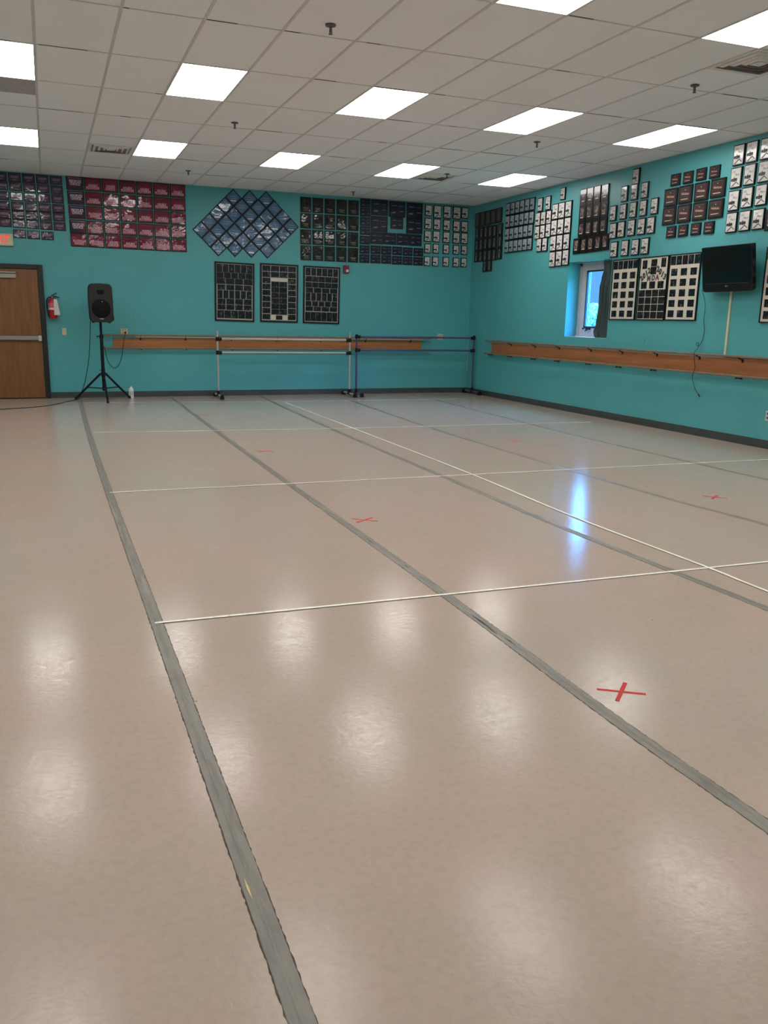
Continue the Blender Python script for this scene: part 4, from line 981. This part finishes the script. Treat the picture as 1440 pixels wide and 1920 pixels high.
hw = .0285
prof = [(-hw, .0004), (-hw + .0015, .0016), (-.006, .0018), (-.001, .0034), (.003, .0036), (.008, .0020), (hw - .0015, .0016), (hw, .0004)]
for i, (pts, lab) in enumerate(seams):
    t = ribbon(pts, prof, .03 if i < 2 else .08, .0009).build('seam_tape', GT); tag(t, lab, 'floor tape', 'grey seam tapes on the floor')
    if i < 3:
        ribbon(pts, [(-hw - .0022, .0003), (-hw + .002, .0007)], .013, .0017).build('grimy_edge', GRIME, t)
        ribbon(pts, [(hw - .002, .0007), (hw + .0030, .0003)], .013, .0020).build('grimy_edge', GRIME, t)
    if i == 0:
        m = MB(); c0 = Vector((.384, 1.865)); m.add([(c0.x - .001, c0.y + .045, .0042), (c0.x - .004, c0.y, .0042), (c0.x + .001, c0.y - .045, .0042), (c0.x + .003, c0.y, .0042)], [(0, 1, 2, 3)])
        m.build('slit', simple('yellowed_slit', (214, 190, 130), .6), t)
    if i == 1:
        m = MB()
        for (xx, yy, ln, wd) in ((1.868, 3.42, .22, .005), (1.872, 3.15, .12, .004), (1.862, 3.3, .1, .003), (1.885, 4.4, .1, .003), (1.88, 5.0, .12, .003)):
            m.add([(xx, yy + ln / 2, .0041), (xx - wd, yy, .0041), (xx, yy - ln / 2, .0041), (xx + wd, yy, .0041)], [(0, 1, 2, 3)])
        m.build('torn_gash', GRIME, t)
wp = [(-.0108, .0038), (-.0102, .0044), (.0102, .0044), (.0108, .0038)]
wl = [([(.383, 3.897), (1.504, 3.865), (2.9, 3.835), (4.073, 3.814), (5.6, 3.78), (7.3, 3.74)], 'white tape line crossing the floor nearest the camera'),
      ([(.385, 7.095), (3.363, 7.045), (7.288, 6.999)], 'white tape line across the floor, second nearest the camera'),
      ([(.445, 10.91), (3.403, 10.613), (7.40, 10.49)], 'white tape line across the floor, third from the camera'),
      ([(.10, 14.75), (3.766, 14.331), (7.088, 14.272)], 'faint white tape line across the floor nearest the back wall'),
      ([(3.717, 14.147), (3.70, 9.797), (3.673, 7.105), (3.600, 5.26), (3.615, 3.824), (3.603, 3.348), (3.60, 1.2)], 'long white tape line running toward the back wall')]
for i, (pts, lab) in enumerate(wl):
    pp = [(a * (.55 if i == 3 else 1), z + (.0006 if i == 4 else 0)) for a, z in wp]
    tag(ribbon(pts, pp, .05, .0006).build('floor_tape', WT), lab, 'floor tape', 'white tape lines on the floor')
xs = [(2.029, 2.54, 'nearest the camera at lower right'), (2.057, 5.594, 'right of the second seam, centre of the floor'), (2.119, 8.943, 'left of centre beyond the second white line'),
      (2.046, 12.565, 'farthest on the left near the back wall'), (5.209, 5.525, 'at the right edge beside the fourth seam'), (5.255, 8.984, 'right of centre toward the right wall'), (5.251, 12.538, 'farthest on the right near the purple barre')]
for i, (x, y, lab) in enumerate(xs):
    t = empty('tape_cross', (x, y, 0), (0, 0, rt.uniform(-.12, .12) if i else 0), label='red tape cross on the floor ' + lab, cat='tape mark', group='red tape crosses on the floor')
    for a, zz in ((-.585, .0006), (.766, .0012)):
        L_ = .094 if i == 0 else .10
        R_ = Matrix.Rotation(a + (0 if i == 0 else rt.uniform(-.1, .1)), 3, 'Z'); c_ = Vector((0, 0, zz))
        MB().box(c_, (2 * L_, .017 if i == 0 else .019, .0008), R_).build('tape_strip', RT, t)

# ------------------------------------------------------------------ camera, world, render
cam = bpy.data.cameras.new('camera'); co = bpy.data.objects.new('camera', cam); COL.objects.link(co)
cam.sensor_fit = 'VERTICAL'; cam.sensor_height = 24; cam.lens = 1579.9 / 1920 * 24; cam.clip_start = .05; cam.clip_end = 400
R = Matrix(((0.9316996, 0.0635758, -0.3576226), (-0.3627375, 0.2140931, -0.9069651), (0.0189035, 0.9747422, 0.2225318)))
co.matrix_world = Matrix.Translation((0, 0, HC)) @ R.to_4x4()
SC.camera = co
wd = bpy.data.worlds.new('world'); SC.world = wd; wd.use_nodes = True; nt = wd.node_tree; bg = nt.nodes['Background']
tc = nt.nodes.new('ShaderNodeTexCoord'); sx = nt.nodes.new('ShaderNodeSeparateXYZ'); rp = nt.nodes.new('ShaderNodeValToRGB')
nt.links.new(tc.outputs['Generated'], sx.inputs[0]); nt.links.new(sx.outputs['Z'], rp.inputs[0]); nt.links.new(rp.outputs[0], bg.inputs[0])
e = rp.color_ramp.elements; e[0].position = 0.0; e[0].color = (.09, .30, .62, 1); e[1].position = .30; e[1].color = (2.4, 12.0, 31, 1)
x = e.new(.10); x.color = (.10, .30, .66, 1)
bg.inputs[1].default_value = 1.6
vs_ = SC.view_settings
vs_.view_transform = 'Standard'; vs_.look = 'None'; vs_.exposure = 0.0; vs_.gamma = 1; vs_.use_curve_mapping = False
cy = SC.cycles
cy.use_denoising = True; cy.use_adaptive_sampling = True; cy.adaptive_threshold = .02; cy.max_bounces = 8; cy.diffuse_bounces = 5; cy.glossy_bounces = 4; cy.sample_clamp_indirect = 8; cy.caustics_reflective = False; cy.caustics_refractive = False
try: cy.denoiser = 'OPENIMAGEDENOISE'
except Exception: pass
